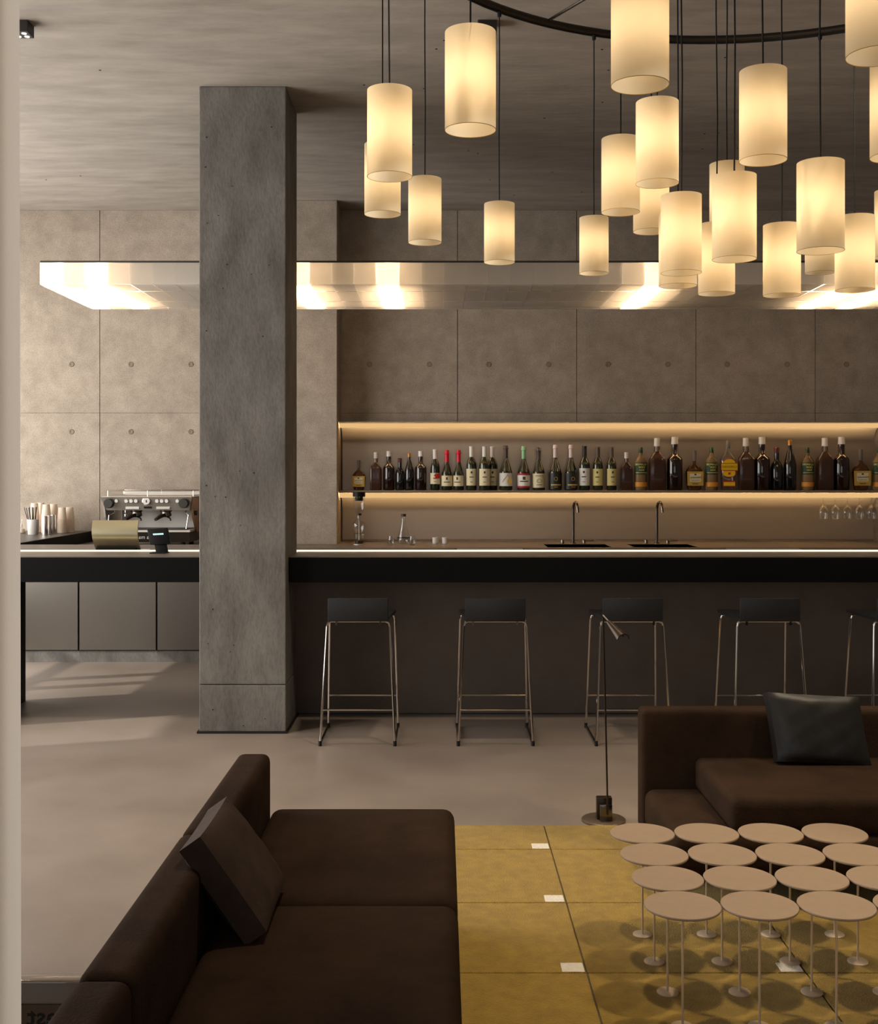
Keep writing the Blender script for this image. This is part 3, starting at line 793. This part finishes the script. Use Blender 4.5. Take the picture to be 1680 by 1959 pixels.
def mk_square(t):
    B(MB().lathe([(14.5, 0), (15.3, 1.5), (15.3, 56), (13.5, 62), (7, 71), (5.2, 73), (5.2, 85)], 32, sy=.8, sq=6), 'glass', 'glass_brown', t)
    B(MB().lathe([(5.8, 84), (5.8, 87), (5.5, 87.5), (5.5, 99.5), (5, 100)], 16), 'cap', 'cap_white', t)
    B(MB().lathe([(5.3, 74), (5.3, 84)], 14, cap=False), 'neck_glass', 'glass_whiskey', t)
def mk_round(t):
    B(MB().lathe([(13.5, 0), (14.8, 2), (14.8, 58), (13.5, 62), (8, 67), (6.1, 70), (6.1, 90)], 24), 'glass', 'glass_dark', t)
    B(MB().lathe([(6.6, 88), (6.6, 92), (6.2, 92.6), (6.2, 101.5), (5.6, 102)], 16), 'cap', 'cap_white', t)
def mk_small(t):
    B(MB().lathe([(10.5, 0), (11.6, 2), (11.6, 43), (9.6, 50), (5.2, 56), (4.6, 60), (4.6, 72)], 20), 'glass', 'glass_black', t)
    B(MB().lathe([(5.2, 71), (5.2, 81), (4.6, 82)], 14), 'cap', 'cap_wine', t)
def mk_taper(t):
    B(MB().lathe([(10.8, 0), (12, 2), (12, 48), (10.6, 56), (6.4, 72), (4, 80), (3.6, 88)], 20), 'glass', 'glass_black', t)
    B(MB().lathe([(4.2, 86), (4.2, 95), (3.6, 96)], 14), 'cap', 'cap_gold', t)
def mk_whiskey(t):
    B(MB().lathe([(11, 0), (12, 1.5), (12, 53), (10.5, 58), (6, 64), (3.9, 67), (3.7, 73)], 20), 'glass', 'glass_whiskey', t)
    B(MB().lathe([(4.2, 71.5), (4.4, 74), (3.8, 75), (3.8, 81), (3.4, 82)], 14), 'cap', 'cap_green', t)
    B(wrap(12, -80, 80, 30, 53), 'label', 'label_green', t)
    B(wrap(12, -80, 80, 7, 15.5), 'lower_label', 'label_orange', t)
    for s_, sz, z in (('TULLAMORE', 5.3, 47.6), ('DEW', 5.6, 42), ('IRISH', 4.6, 37)): B(wtext(s_, sz, 12, z, sx=.92), 'print', 'print_yellow', t, False)
    B(MB().add(*(lambda q: (q.v, q.f))(wrap(12, -60, 60, 33.2, 34, lift=.6))), 'print_line', 'print_yellow', t)
def mk_gin(t):
    B(MB().lathe([(12.5, 0), (13.6, 2), (15, 30), (16, 54), (15.5, 60), (11, 67), (5.5, 73), (4.2, 76), (4, 81)], 24, sy=.7), 'glass', 'bottle_clear', t)
    B(MB().lathe([(4.1, 80), (3.9, 94), (3.4, 95)], 14), 'cap', 'cap_grey', t)
    def arch(k):
        P_ = []
        for q in range(13):
            a = PI * q / 12; P_.append((math.cos(a) * (12.2 - k), 52 + math.sin(a) * (8.5 - k)))
        P_ += [(-12.2 + k, 30 + k)]
        for q in range(1, 12):
            a = PI + PI * q / 12; P_.append((math.cos(a) * (12.2 - k), 31 + math.sin(a) * (6 - k)))
        return P_ + [(12.2 - k, 30 + k)]
    B(MB().prism(arch(0), -11.6, -11.2, 'y'), 'label_border', 'label_red', t, False)
    B(MB().prism(arch(1), -11.9, -11.6, 'y'), 'label', 'label_yellow', t, False)
    B(MB().box(-15.8, 15.8, -12.2, -11.9, 37, 52), 'band_border', 'label_red', t, False)
    B(MB().box(-15.2, 15.2, -12.5, -12.2, 38.5, 50.8), 'band', 'label_yellow', t, False)
    vs, fs = text_verts("GORDON'S", 6.4); B(MB().add([(-p.x * .88, -12.7, p.y + 42.6) for p in vs], fs), 'print', 'cap_wine', t, False)
    B(MB().box(-2.2, 2.2, -12.3, -11.9, 30, 34), 'emblem', 'label_red', t, False)
    B(MB().box(-11.5, 11.5, -11.6, -11.2, 7.5, 18), 'lower_border', 'label_red', t, False)
    B(MB().box(-10.6, 10.6, -11.9, -11.6, 8.6, 15.6), 'lower_label', 'label_yellow', t, False)
def mk_wine(t, glass, cap, lab, H=84, r=10, lz=(9, 41), lw=72, sh=55, marks='print_dark', red=False, rot=0, smallcap=False):
    B(MB().lathe([(r - 1, 0), (r, 1.5), (r, sh - 6), (r - .9, sh), (r * .72, sh + 5), (4.6, sh + 9.5), (3.8, sh + 12), (3.8, H - 2)], 22), 'glass', glass, t)
    capsule(t, cap, 4.2, sh + 10.5, H)
    B(wrap(r, rot - lw, rot + lw, *lz), 'label', lab, t)
    zm = (lz[0] + lz[1]) / 2; hh = lz[1] - lz[0]
    B(wrap(r, rot - 22, rot + 22, zm - .5, zm + 1.2, lift=.55), 'print_line', marks, t)
    B(wrap(r, rot - 9, rot + 9, lz[1] - hh * .28, lz[1] - hh * .15, lift=.55), 'emblem', marks, t)
    B(wrap(r, rot - 14, rot + 14, lz[0] + hh * .2, lz[0] + hh * .23, lift=.55), 'print_line', marks, t)
    if red: B(wrap(r, 0, 70, zm, lz[1] - 1, lift=.6), 'red_motif', 'label_red', t)
def mk_spark(t, cap, lab, H=86, r=12.4, lz=(8, 34), glass='glass_olive', style='plain'):
    B(MB().lathe([(r - 1.2, 0), (r, 2), (r, lz[1] - 2), (r * .93, lz[1] + 4), (r * .66, lz[1] + 14), (r * .42, H * .66), (3.7, H * .73), (3.5, H - 3)], 22), 'glass', glass, t)
    capsule(t, cap, 4.0, H * .685, H, True)
    B(wrap(r, -80, 80, *lz), 'label', lab, t)
    z0, z1 = lz
    if style == 'gold':
        B(MB().lathe([(4.6, 0), (4.6, .4)], 14, sy=1.2).xf(Matrix.Translation((6.5, -r - .2, z0 + 9)) @ Matrix.Rotation(PI / 2, 4, 'X')), 'gold_motif', 'print_gold', t, False)
        B(MB().tube([(2, -r - .6, z1 - 3), (-1, -r - .8, z1 - 8), (-5, -r - .3, z0 + 12), (-7.5, -r + 1.8, z0 + 7)], .45, 5).tube([(2, -r - .6, z1 - 3), (4, -r - .3, z1 - 6), (6.5, -r, z0 + 13)], .45, 5), 'gold_scroll', 'print_gold', t)
    elif style == 'red':
        B(wrap(r, -80, 80, z1 - 3.2, z1 + .3, lift=.55), 'red_band', 'label_crimson', t); B(wrap(r, -80, 80, z0 - .3, z0 + 3.2, lift=.55), 'red_band', 'label_crimson', t)
        B(wrap(r, -12, 12, z0 + 15, z0 + 21, lift=.55), 'emblem', 'print_dark', t); B(wrap(r, -38, 38, z0 + 11, z0 + 13, lift=.55), 'print_line', 'print_dark', t)
    elif style == 'black':
        q = MB().tube([(3.2 * math.cos(a * PI / 8), -r - .4, z0 + 20 + 3.4 * math.sin(a * PI / 8)) for a in range(16)], .4, 5, True)
        B(q, 'gold_emblem', 'print_gold', t); B(wrap(r, -45, 50, z0 + 7, z0 + 9.8, lift=.55), 'print_line', 'print_gold', t); B(wrap(r, -15, 20, z0 + 3.8, z0 + 4.6, lift=.55), 'print_line', 'print_gold', t)
    elif style == 'sketch':
        q = MB().tube([(4.8 * math.cos(a * PI / 8), -r - .3, z0 + 13 + 3.6 * math.sin(a * PI / 8)) for a in range(16)], .3, 5, True)
        B(q, 'emblem', 'print_dark', t); B(wrap(r, -40, 40, z1 - 5, z1 - 4, lift=.55), 'print_line', 'print_dark', t); B(wrap(r, -25, 25, z0 + 5, z0 + 6, lift=.55), 'print_line', 'print_dark', t)
    else:
        B(wrap(r, -8, 8, z1 - 8, z1 - 3, lift=.55), 'emblem', 'print_dark', t); B(wrap(r, -34, 34, z0 + 7, z0 + 8.4, lift=.55), 'print_line', 'print_dark', t)

protos = {}
def bottle(kind, px, label, maker, scale=1.0, dy=0, rot=0, group=None):
    if kind not in protos:
        t = bt(label); maker(t); protos[kind] = t
    else: t = copy_tree(protos[kind])
    Y = 10.245 + dy
    t.location = (W(px, Y), Y, ZS); t.scale = (scale,) * 3; t.rotation_euler = (0, 0, math.radians(rot)); t['label'] = label
    t['group'] = group or 'bottles on the lit shelf'
bottle('cognac', 686.5, 'small squat amber bottle with gold label at the left shelf end', mk_cognac, .735)
bottle('square', 719, 'small brown square-shouldered bottle, white cap, next to the squat amber one', mk_square, .725)
bottle('round', 744, 'small dark round bottle with white cap, third from the left end', mk_round, .735)
bottle('small', 765, 'shortest black bottle with a dark red cap near the left end', mk_small, .75)
bottle('taper', 783, 'small black tapering bottle with gold cap left of a white-capped one', mk_taper, .74)
bottle('round', 805, 'small dark round white-capped bottle next to the red motif wine', mk_round, .735)
bottle('wine_red', 832.5, 'green wine bottle, white capsule, label with a red motif', lambda t: mk_wine(t, 'glass_green', 'cap_white', 'label_cream', 78, 9, (12, 33), 78, 49, red=True))
bottle('spark_red', 855, 'sparkling wine with red capsule, the left one of two', lambda t: mk_spark(t, 'cap_red', 'label_cream', 77, 10.3, (8, 28)))
bottle('spark_red', 877.5, 'sparkling wine with red capsule, the right one of two', None, rot=-16)
mw = lambda t: mk_wine(t, 'glass_olive', 'cap_white', 'label_cream', 84, 10, (9, 41), 72, 53)
bottle('wine_white', 902, 'tall wine with white capsule and cream label, standing by itself', mw)
bottle('wine_white', 927, 'tall wine with white capsule overlapping the one behind it', mw, dy=-.04)
bottle('wine_white', 942, 'tall wine with white capsule half hidden behind its twin', mw, dy=.055)
bottle('spark_gold', 968, 'sparkling wine with grey capsule and white label with golden fruit', lambda t: mk_spark(t, 'cap_dark', 'label_white', 86, 12.4, (8, 33), style='gold'))
bottle('spark_mint', 1002, 'sparkling wine with mint green capsule and red-banded label', lambda t: mk_spark(t, 'cap_mint', 'label_white', 84, 12, (5, 32), style='red'))
bottle('spark_sketch', 1031, 'sparkling wine with grey capsule and sketched cream label', lambda t: mk_spark(t, 'cap_dark', 'label_cream', 82, 11.8, (5, 32), style='sketch'))
mp_ = lambda t: mk_spark(t, 'cap_pink', 'label_black', 87, 12.4, (2, 33), 'glass_olive', 'black')
bottle('spark_pink', 1062.5, 'pink-capped sparkling wine with black label, the left one', mp_)
bottle('spark_pink', 1092.5, 'pink-capped sparkling wine with black label, the right one', mp_, rot=12)
bottle('bordeaux', 1118.5, 'dark green wine bottle with black capsule and plain white label', lambda t: mk_wine(t, 'glass_green', 'cap_black', 'label_white', 85, 10.5, (9, 42), 70, 52, rot=-14))
my = lambda t: mk_wine(t, 'glass_olive', 'cap_brown', 'label_straw', 83, 9.8, (9, 41), 70, 52)
bottle('straw', 1144, 'wine with brown capsule and straw yellow label, the left one', my, rot=-14)
bottle('straw', 1170, 'wine with brown capsule and straw yellow label, the right one', my, rot=6)
bottle('square', 1198.5, 'small brown square bottle, white cap, between wines and spirits', None, .725)
bottle('whiskey', 1226, 'green-capped amber bottle with dark green label, leftmost of its kind', mk_whiskey)
bottle('square', 1257, 'large brown square bottle with white cap, leftmost of three', None)
bottle('round', 1291, 'large dark round bottle with white cap, leftmost of three', None)
bottle('cognac', 1328.5, 'squat amber bottle with gold label in the middle of the spirits', None, .97)
bottle('whiskey', 1361.5, 'green-capped amber bottle standing left of the yellow-labelled gin', None)
bottle('gin', 1392.7, 'clear gin bottle with bright yellow and red label', mk_gin)
bottle('square', 1427, 'large brown square bottle with white cap right of the gin', None)
bottle('round', 1458, 'large dark round white-capped bottle left of the red-capped black one', None)
bottle('small', 1486, 'black bottle with a dark red cap between two taller dark ones', None)
bottle('taper', 1511.5, 'large black tapering bottle with gold cap on the right', None)
bottle('whiskey', 1545, 'green-capped amber bottle right of the tapering black one', None)
bottle('square', 1578, 'large brown square white-capped bottle above the hanging glasses', None)
bottle('round', 1610, 'large dark round white-capped bottle above the hanging glasses', None)
bottle('cognac', 1647, 'squat amber gold-labelled bottle at the right shelf end', None, 1.0)
bottle('whiskey', 1681, 'green-capped amber bottle cut off by the right edge', None)

# ---------------------------------------------------------------- hanging wine glasses
rk = thing('glass_rack', 'slim steel rail under the bottle shelf holding wine glasses', 'rack', (W(1630, 10.25), 10.25, ZS - .03))
for d in (-.012, .012):
    for k in range(6):
        pass
Yg = 10.235; zt = ZS - .03
MB().box(W(1560, Yg), W(1700, Yg), Yg - .09, Yg - .084, zt - .006, zt).box(W(1560, Yg), W(1700, Yg), Yg + .084, Yg + .09, zt - .006, zt).build('rail', 'chrome', rk)
gp = None; od = ['first', 'second', 'third', 'fourth', 'fifth']
for k, px in enumerate((1575, 1598, 1621, 1644, 1667.5)):
    if gp is None:
        gp = t = thing('wine_glass', '', 'wine glass', (0, 0, 0), 'wine glasses hanging upside down')
        B(MB().lathe([(7, -3), (6.5, -3.6), (1.2, -4.6), (.9, -6), (.9, -22), (2, -24), (7, -28), (9.6, -34), (10, -39), (8.6, -50)], 24, cap=False), 'bowl_and_stem', 'clear_glass', t)
        B(MB().lathe([(8.6, -50.4), (9.0, -50), (8.6, -49.6)], 24, cap=False), 'rim', 'clear_glass', t)
    else: t = copy_tree(gp)
    t.location = (W(px, Yg), Yg, zt + .008); t['label'] = f'wine glass hanging upside down, {od[k]} from the left'

# ---------------------------------------------------------------- taps
tp = None
for k, px in enumerate((1097, 1257)):
    lab = ['tall curved tap over the left sink', 'tall curved tap over the right sink'][k]
    if tp is None:
        tp = t = thing('tap', lab, 'tap', (0, 0, 0), 'taps on the back counter')
        pts = [(0, 0, 0), (0, 0, .30)] + [(.013 * (1 - math.cos(a * PI / 8)) , -.055 * (1 - math.cos(a * PI / 8)), .30 + .065 * math.sin(a * PI / 8)) for a in range(1, 9)] + [(.027, -.112, .275)]
        MB().tube(pts, .0125, 10).build('spout', 'chrome_dark', t, True, local=True)
        MB().lathe([(.022, 0), (.022, .01), (.016, .014)], 16).build('flange', 'chrome_dark', t, True, local=True)
        MB().lathe([(.015, 0), (.015, .03), (.013, .034)], 14, (-.095, 0, 0)).build('knob', 'chrome_dark', t, True, local=True)
        h = MB().lathe([(.016, 0), (.016, .032), (.013, .036)], 14, (.095, 0, 0)).build('valve', 'chrome_dark', t, True, local=True)
        MB().tube([(.1, 0, .024), (.18, -.01, .028)], .005, 8).build('lever', 'chrome_dark', h, True, local=True)
    else: t = copy_tree(tp)
    Yt = 10.08; t.location = (W(px, Yt), Yt, BZ); t['label'] = lab

# ---------------------------------------------------------------- glassware on the back counter
def at(px, py, z=BZ): Y = (EYE - z) * F / (py - VY); return Vector((W(px, Y), Y, z))
p = at(687, 1042); u = p.y / F
t = thing('siphon_brewer', 'glass siphon coffee brewer with black lid at the left counter end', 'coffee brewer', p)
B2 = lambda mb, nm, m, sm=True: mb.xf(Matrix.Scale(u, 4)).build(nm, m, t, sm, local=True)
B2(MB().lathe([(11, 0), (11, 1.2), (5, 2.2)], 24), 'base', 'steel_white')
B2(MB().lathe([(7.5, 2), (8, 8), (3, 9)], 18), 'burner', 'lamp_metal')
B2(MB().lathe([(3, 9), (9, 12), (10.4, 20), (10.4, 20.8), (3, 20.8)], 20), 'burner_bowl', 'clear_glass')
B2(MB().tube([(0, 5, 1), (0, 5, 48), (0, 2, 52)], 1.3, 8).tube([(0, 5, 48), (0, 0, 50)], 1.2, 8), 'stand', 'steel_white')
B2(MB().lathe([(1.2, 20), (8, 23), (13, 34), (11.5, 42), (5, 48), (3.2, 53), (3.2, 56)], 24, cap=False), 'lower_globe', 'clear_glass')
B2(MB().lathe([(4.8, 56), (4.8, 60)], 16), 'collar', 'walnut')
B2(MB().lathe([(3, 59), (8, 63), (11, 68), (11, 98)], 24, cap=False), 'upper_funnel', 'clear_glass')
B2(MB().lathe([(7.8, 84), (7.8, 92), (12, 92), (12, 101)], 24), 'lid', 'device_black')
p = at(772, 1041); u = p.y / F
t = thing('carafe', 'clear glass carafe with a dark collar between two tumblers', 'carafe', p)
B2(MB().lathe([(6, 0), (11, 2), (12.5, 6), (12, 11), (8, 24), (4.6, 38), (4, 52), (4.6, 58)], 26, cap=False), 'glass', 'clear_glass')
B2(MB().lathe([(5, 53), (5, 58)], 18), 'stopper', 'walnut')
B2(MB().lathe([(12.2, 11.5), (12.4, 13)], 26, cap=False), 'collar', 'walnut')
for px, lab in ((748.5, 'clear glass tumbler left of the carafe'), (789, 'clear glass tumbler right of the carafe')):
    p = at(px, 1043); u = p.y / F
    t = thing('tumbler', lab, 'glass', p, 'tumblers beside the carafe')
    B2(MB().lathe([(4, 0), (6.2, 3), (6.8, 8), (5.2, 17.5)], 22, cap=False), 'glass', 'clear_glass'); B2(MB().lathe([(3.6, 0.1), (4.2, 1.4)], 18), 'bottom', 'clear_glass')
for px, lab in ((833, 'small white cup, the left one of two'), (851.5, 'small white cup, the right one of two')):
    p = at(px, 1040.5); u = p.y / F
    t = thing('cup', lab, 'cup', p, 'small white cups on the back counter')
    B2(MB().lathe([(4.6, 0), (5.5, 1), (5.8, 12.5), (5.2, 12.5), (5.0, 2), (.1, 1.6)], 22), 'body', 'white_ceramic')

# ---------------------------------------------------------------- coffee cups and straws on the return counter
LZ_ = CT
def atl(px, py): return at(px, py, LZ_)
cup_me = MB().lathe([(.041, 0), (.0425, .0015), (.0425, .0045), (.0395, .006), (.0300, .105), (.0285, .107), (.0284, .102)], 22)
cup_o = None
stacks = [(66, 1019.2, 17, 'paper cup in the tall stack right behind the straw cup'), (78, 1017.5, 17, 'paper cup in the rear stack farthest back behind the straws'),
          (88.5, 1019.6, 16, 'paper cup in the stack right behind the metal tumblers'), (102.5, 1018.2, 16, 'paper cup in the rear stack behind the metal tumblers'),
          (118.5, 1019.0, 13, 'paper cup in the lower stack beside the metal tumblers'), (133.5, 1017.8, 13, 'paper cup in the lower rear stack nearest the espresso machine')]
for px, py, n, lab in stacks:
    b = atl(px, py)
    for k in range(n):
        t = thing('paper_cup', lab if k < n - 1 else lab.replace('paper cup in', 'topmost paper cup of'), 'paper cup', (b.x, b.y, LZ_ + .0095 * k), lab.replace('paper cup in', 'paper cups in'))
        if cup_o is None: o = cup_me.build('cup_wall', 'paper_cup', t, True, local=True); cup_o = o.data
        else: o = bpy.data.objects.new('cup_wall', cup_o); COL.objects.link(o); o.parent = t
b = atl(63, 1022.5); u = b.y / F
t = thing('straw_cup', 'white tapered cup full of black straws', 'cup', b)
B2(MB().lathe([(9, 0), (9.3, .6), (10.9, 29), (10.4, 29), (8.8, 1.5), (.1, 1.2)], 24), 'body', 'white_ceramic')
for k in range(13):
    a = k * 2.4; r0 = 4 + 3 * ((k * 7) % 5) / 5; lean = rnd.uniform(.8, 1.5)
    tt = thing('straw', 'black straw standing in the white tapered cup', 'straw', b + Vector((0, 0, .01)), 'black straws in the white cup')
    MB().tube([(r0 * math.cos(a) * u * .6, r0 * math.sin(a) * u * .6, .0), (r0 * math.cos(a) * u * 1.75 * lean, r0 * math.sin(a) * u * lean * 1.2, (49 + rnd.uniform(-2, 2)) * u)], .0032, 6).build('tube', 'straw_black', tt, True, local=True)
for px, py, lab in ((86.5, 1023.5, 'shiny metal tumbler nearest the straw cup'), (95.5, 1022.4, 'shiny metal tumbler in the middle of three'), (102.5, 1021.2, 'shiny metal tumbler nearest the lower paper cup stack')):
    b = atl(px, py); u = b.y / F
    t = thing('metal_tumbler', lab, 'tumbler', b, 'metal tumblers beside the cup stacks')
    B2(MB().lathe([(5.4, 0), (5.8, .5), (6, 36), (5.6, 36), (5.4, 1.5), (.1, 1.2)], 22), 'body', 'chrome')
b = atl(42, 1020); u = b.y / F
t = thing('oil_flask', 'small clear conical flask half hidden by the curtain', 'flask', b)
B2(MB().lathe([(7, 0), (7.6, 2), (3, 17), (1.6, 22), (1.8, 27)], 20, cap=False), 'glass', 'clear_glass'); B2(MB().lathe([(6.4, .6), (6.8, 2), (5, 8)], 18), 'contents', 'paper_cup')

# ---------------------------------------------------------------- espresso machine
MY = 9.62; e = lambda px: W(px, MY); ez = lambda py: Z(py, MY)
mc = thing('espresso_machine', 'steel two-group espresso machine behind the counter', 'espresso machine', (e(281.5), 9.85, BZ))
xa, xb = e(194), e(369)
prof = [(MY - .03, ez(951)), (MY + .04, ez(976.5)), (10.12, ez(976.5)), (10.16, ez(951))]
MB().prism(prof, xa + .02, xb - .02, 'x').build('head', 'steel_panel', mc)
poly = [(e(194), ez(951)), (e(369), ez(951)), (e(361), ez(976.5)), (e(202), ez(976.5))]
m2 = MB(); n = 4
vs = [(x, (MY - .034 if i < 2 else MY + .036), z) for i, (x, z) in enumerate(poly)] + [(x, (MY - .02 if i < 2 else MY + .05), z) for i, (x, z) in enumerate(poly)]
m2.add(vs, [(0, 1, 2, 3), (7, 6, 5, 4), (0, 4, 5, 1), (1, 5, 6, 2), (2, 6, 7, 3), (3, 7, 4, 0)]).build('front_panel', 'steel_plain', mc)
def fp(px, py, d=.0):   # point on the sloping front panel
    f = (py - 951) / 25.5; Yp = MY - .034 + .07 * f - d
    return Vector((W(px, MY), Yp, Z(py, MY)))
RX = Matrix.Rotation(PI / 2, 4, 'X')
def knob(px, py, r, dp, name, m, dy=0):
    o = fp(px, py, .002); MB().lathe([(r, 0), (r, dp * .8), (r * .9, dp)], 20).xf(Matrix.Translation(o) @ RX).build(name, m, mc, True)
for px in (210, 353): knob(px, 963, .040, .055, 'steam_knob', 'spot_black')
for px in (224, 340.5): knob(px, 958.5, .015, .012, 'button', 'white_ceramic')
for c in (243, 301.5):
    for k in range(3): knob(c + 9.2 * k, 958.5, .016, .012, 'button', 'white_ceramic')
knob(281.5, 958.5, .036, .012, 'gauge_rim', 'chrome'); knob(281.5, 958.5, .031, .014, 'gauge_face', 'white_ceramic')
o = fp(281.6, 959, .018); MB().box(o.x - .003, o.x + .003, o.y - .002, o.y, o.z - .010, o.z + .012).build('gauge_needle', 'device_black', mc)
o = fp(281.7, 971, .004); MB().box(o.x - .032, o.x + .032, o.y - .003, o.y + .01, o.z - .008, o.z + .008).build('display', 'device_black', mc)
for px in (252, 311):
    o = fp(px, 971, .003); MB().box(o.x - .056, o.x + .056, o.y - .002, o.y + .01, o.z - .013, o.z + .013).build('touch_plate', 'steel_white', mc)
# body, back and sides
MB().box(xa + .06, xb - .06, 10.02, 10.06, ez(1020), ez(976)).build('back_panel', 'steel_white', mc)
for x0, x1, m in ((xa + .005, xa + .02, 'steel_white'), (xb - .02, xb - .005, 'copper_side')):
    sp = [(MY + .0, ez(952)), (MY + .06, ez(990)), (MY + .19, ez(1020)), (10.14, ez(1020)), (10.17, ez(952))]
    MB().prism(sp, x0, x1, 'x').build('side_panel', m, mc)
MB().lathe([(.020, 0), (.020, .02)], 16).xf(Matrix.Translation((xb - .004, MY + .10, ez(982))) @ Matrix.Rotation(PI / 2, 4, 'Y')).build('side_knob', 'spot_black', mc, True)
MB().prism([(MY - .01, ez(1018)), (MY + .03, ez(1037.5)), (10.10, ez(1037.5)), (10.10, ez(1018))], xa + .05, xb - .03, 'x').build('drip_tray', 'tray_dark', mc)
MB().box(xa + .04, xb - .02, MY - .02, 10.06, ez(1018) + .001, ez(1014)).build('tray_rim', 'steel_white', mc)
MB().box(xa + .08, xb - .06, MY + .01, 10.0, ez(1014), ez(1013)).build('tray_grate', 'tray_dark', mc)
for x in (xa + .1, xb - .1): 
    for y in (MY + .08, 10.02): MB().lathe([(.022, 0), (.018, ez(1037.5) - BZ)], 12, (x, y, BZ)).build('foot', 'rubber', mc)
vs, fs = text_verts('la marzocco', .045)
MB().add([(-p.x + e(262), MY - .001 , p.y + ez(1031)) for p in vs], fs).build('lettering', 'steel_white', mc)
for px in (254, 311):
    cxx = e(px); gz = ez(976.5)
    MB().lathe([(.055, 0), (.05, -.012), (.042, -.016), (.042, -.03)], 20, (cxx, MY + .12, gz)).build('group_head', 'chrome_dark', mc, True)
    pf = MB().lathe([(.046, -.03), (.046, -.05), (.03, -.06)], 20, (cxx, MY + .12, gz)).build('portafilter', 'chrome_dark', mc, True)
    MB().tube([(cxx, MY + .09, gz - .04), (cxx - .02, MY + .0, gz - .05), (cxx - .045, MY - .06, gz - .075)], [.014, .017, .013], 10).build('handle', 'walnut', pf, True)
    MB().tube([(cxx + .012, MY + .1, gz - .055), (cxx + .04, MY + .1, gz - .07), (cxx + .045, MY + .1, gz - .09)], .007, 8).build('spout', 'walnut', pf, True)
for px, s_ in ((212, 1), (355, -1)):
    x = e(px)
    MB().tube([(x + .012 * s_, MY + .07, ez(974)), (x + .012 * s_, MY + .06, ez(981)), (x - .02 * s_, MY + .02, ez(986)), (x - .028 * s_ if s_ > 0 else x + .004, MY + .01, ez(1012))], .0055, 8).build('steam_wand', 'chrome', mc, True)
MB().tube([(e(234), MY + .1, ez(976)), (e(234), MY + .1, ez(982))], .006, 8).lathe([(.011, -.02), (.011, .0)], 12, (e(234), MY + .1, ez(984))).build('water_tap', 'chrome', mc, True)
# cup rail
rl = MB()
y0, y1, z0, z1 = MY + .02, 10.12, ez(950.5), ez(939)
for z in (z0 + .012, z1): rl.tube([(xa + .05, y0, z), (xb, y0, z), (xb, y1, z), (xa + .05, y1, z)], .0045, 6, True)
for x in (xa + .05, (xa + xb) / 2, xb):
    for y in (y0, y1): rl.tube([(x, y, z0 - .004), (x, y, z1)], .0045, 6)
rl.build('cup_rail', 'chrome', mc, True)
MB().box(xa + .05, xb, y1 - .004, y1 + .004, z0, z1 - .01).build('rail_plate', 'steel_white', mc)
MB().box(xa + .01, xb - .005, MY - .03, 10.16, ez(951) + .001, ez(950)).build('top_deck', 'steel_white', mc)

# ---------------------------------------------------------------- till display and card reader on the counter
dy = 7.80; a_, b_ = W(177, dy), W(265, dy); z0, zt_ = CT, Z(996, dy)
t = thing('till_display', 'curved bronze till display standing on the counter', 'till', ((a_ + b_) / 2, dy, CT))
pr = []; N = 12
for k in range(N + 1):
    f = k / N; pr.append((dy - .05 * math.sin(PI * min(1, f * 1.02)) - .03 * f + .03, z0 + .002 + (zt_ - z0) * f))
poly = pr + [(y + .012, z) for y, z in pr[::-1]]
m2 = MB(); n = len(poly); xs0 = [a_ + .010, b_ - .002]
vs = [((a_ + .012 * (1 - (z - z0) / (zt_ - z0))), y, z) for y, z in poly] + [((b_ + .006 * (1 - (z - z0) / (zt_ - z0))), y, z) for y, z in poly]
fs = [(i, i + n, (i + 1) % n + n, (i + 1) % n) for i in range(n)]; h = n // 2
for i in range(h - 1): fs += [(i, i + 1, n - 2 - i, n - 1 - i), (n + i, 2 * n - 1 - i, 2 * n - 2 - i, n + i + 1)]
m2.add(vs, fs).build('shell', 'display_bronze', t, True)
MB().box(a_ + .02, b_ - .02, dy + .0, dy + .09, CT, CT + .012, .003, 1).build('foot_plate', 'device_black', t)
MB().box((a_ + b_) / 2 - .02, (a_ + b_) / 2 + .02, dy + .02, dy + .05, CT + .01, CT + .12).build('stand', 'device_black', t)
MB().box(b_ + .012, b_ + .07, dy - .0, dy + .05, CT, CT + .004).build('receipt', 'white_ceramic', t)
ry = 7.50; rx = W(304, ry)
t = thing('card_reader', 'black card reader with a small glowing screen on the counter', 'card reader', (rx, ry, CT))
tilt = Matrix.Translation((rx + .022, ry, CT)) @ Matrix.Rotation(math.radians(-3), 4, 'Y') @ Matrix(((1.12, 0, -.20, 0), (0, 1, .3, 0), (0, 0, .98, 0), (0, 0, 0, 1)))
MB().box(-.05, .055, -.05, .06, 0, .006, .002, 1).xf(Matrix.Translation((rx, ry, CT))).build('base', 'device_black', t)
MB().box(-.034, .034, -.014, .018, .002, .10, .004, 2).xf(tilt).build('stand', 'device_black', t, True)
tb = MB().box(-.058, .058, -.024, .016, .058, .165, .005, 2).xf(tilt).build('terminal', 'device_black', t, True)
sg = MB(); x = -.028
for k, wd in enumerate((.006, .005, .007, .005, .003, .007, .006, .005, .007)):
    sg.box(x, x + wd * .9, -.0262, -.0245, .122, .132); x += wd + .0012
sg.xf(tilt).build('screen_text', 'screen_cyan', tb)
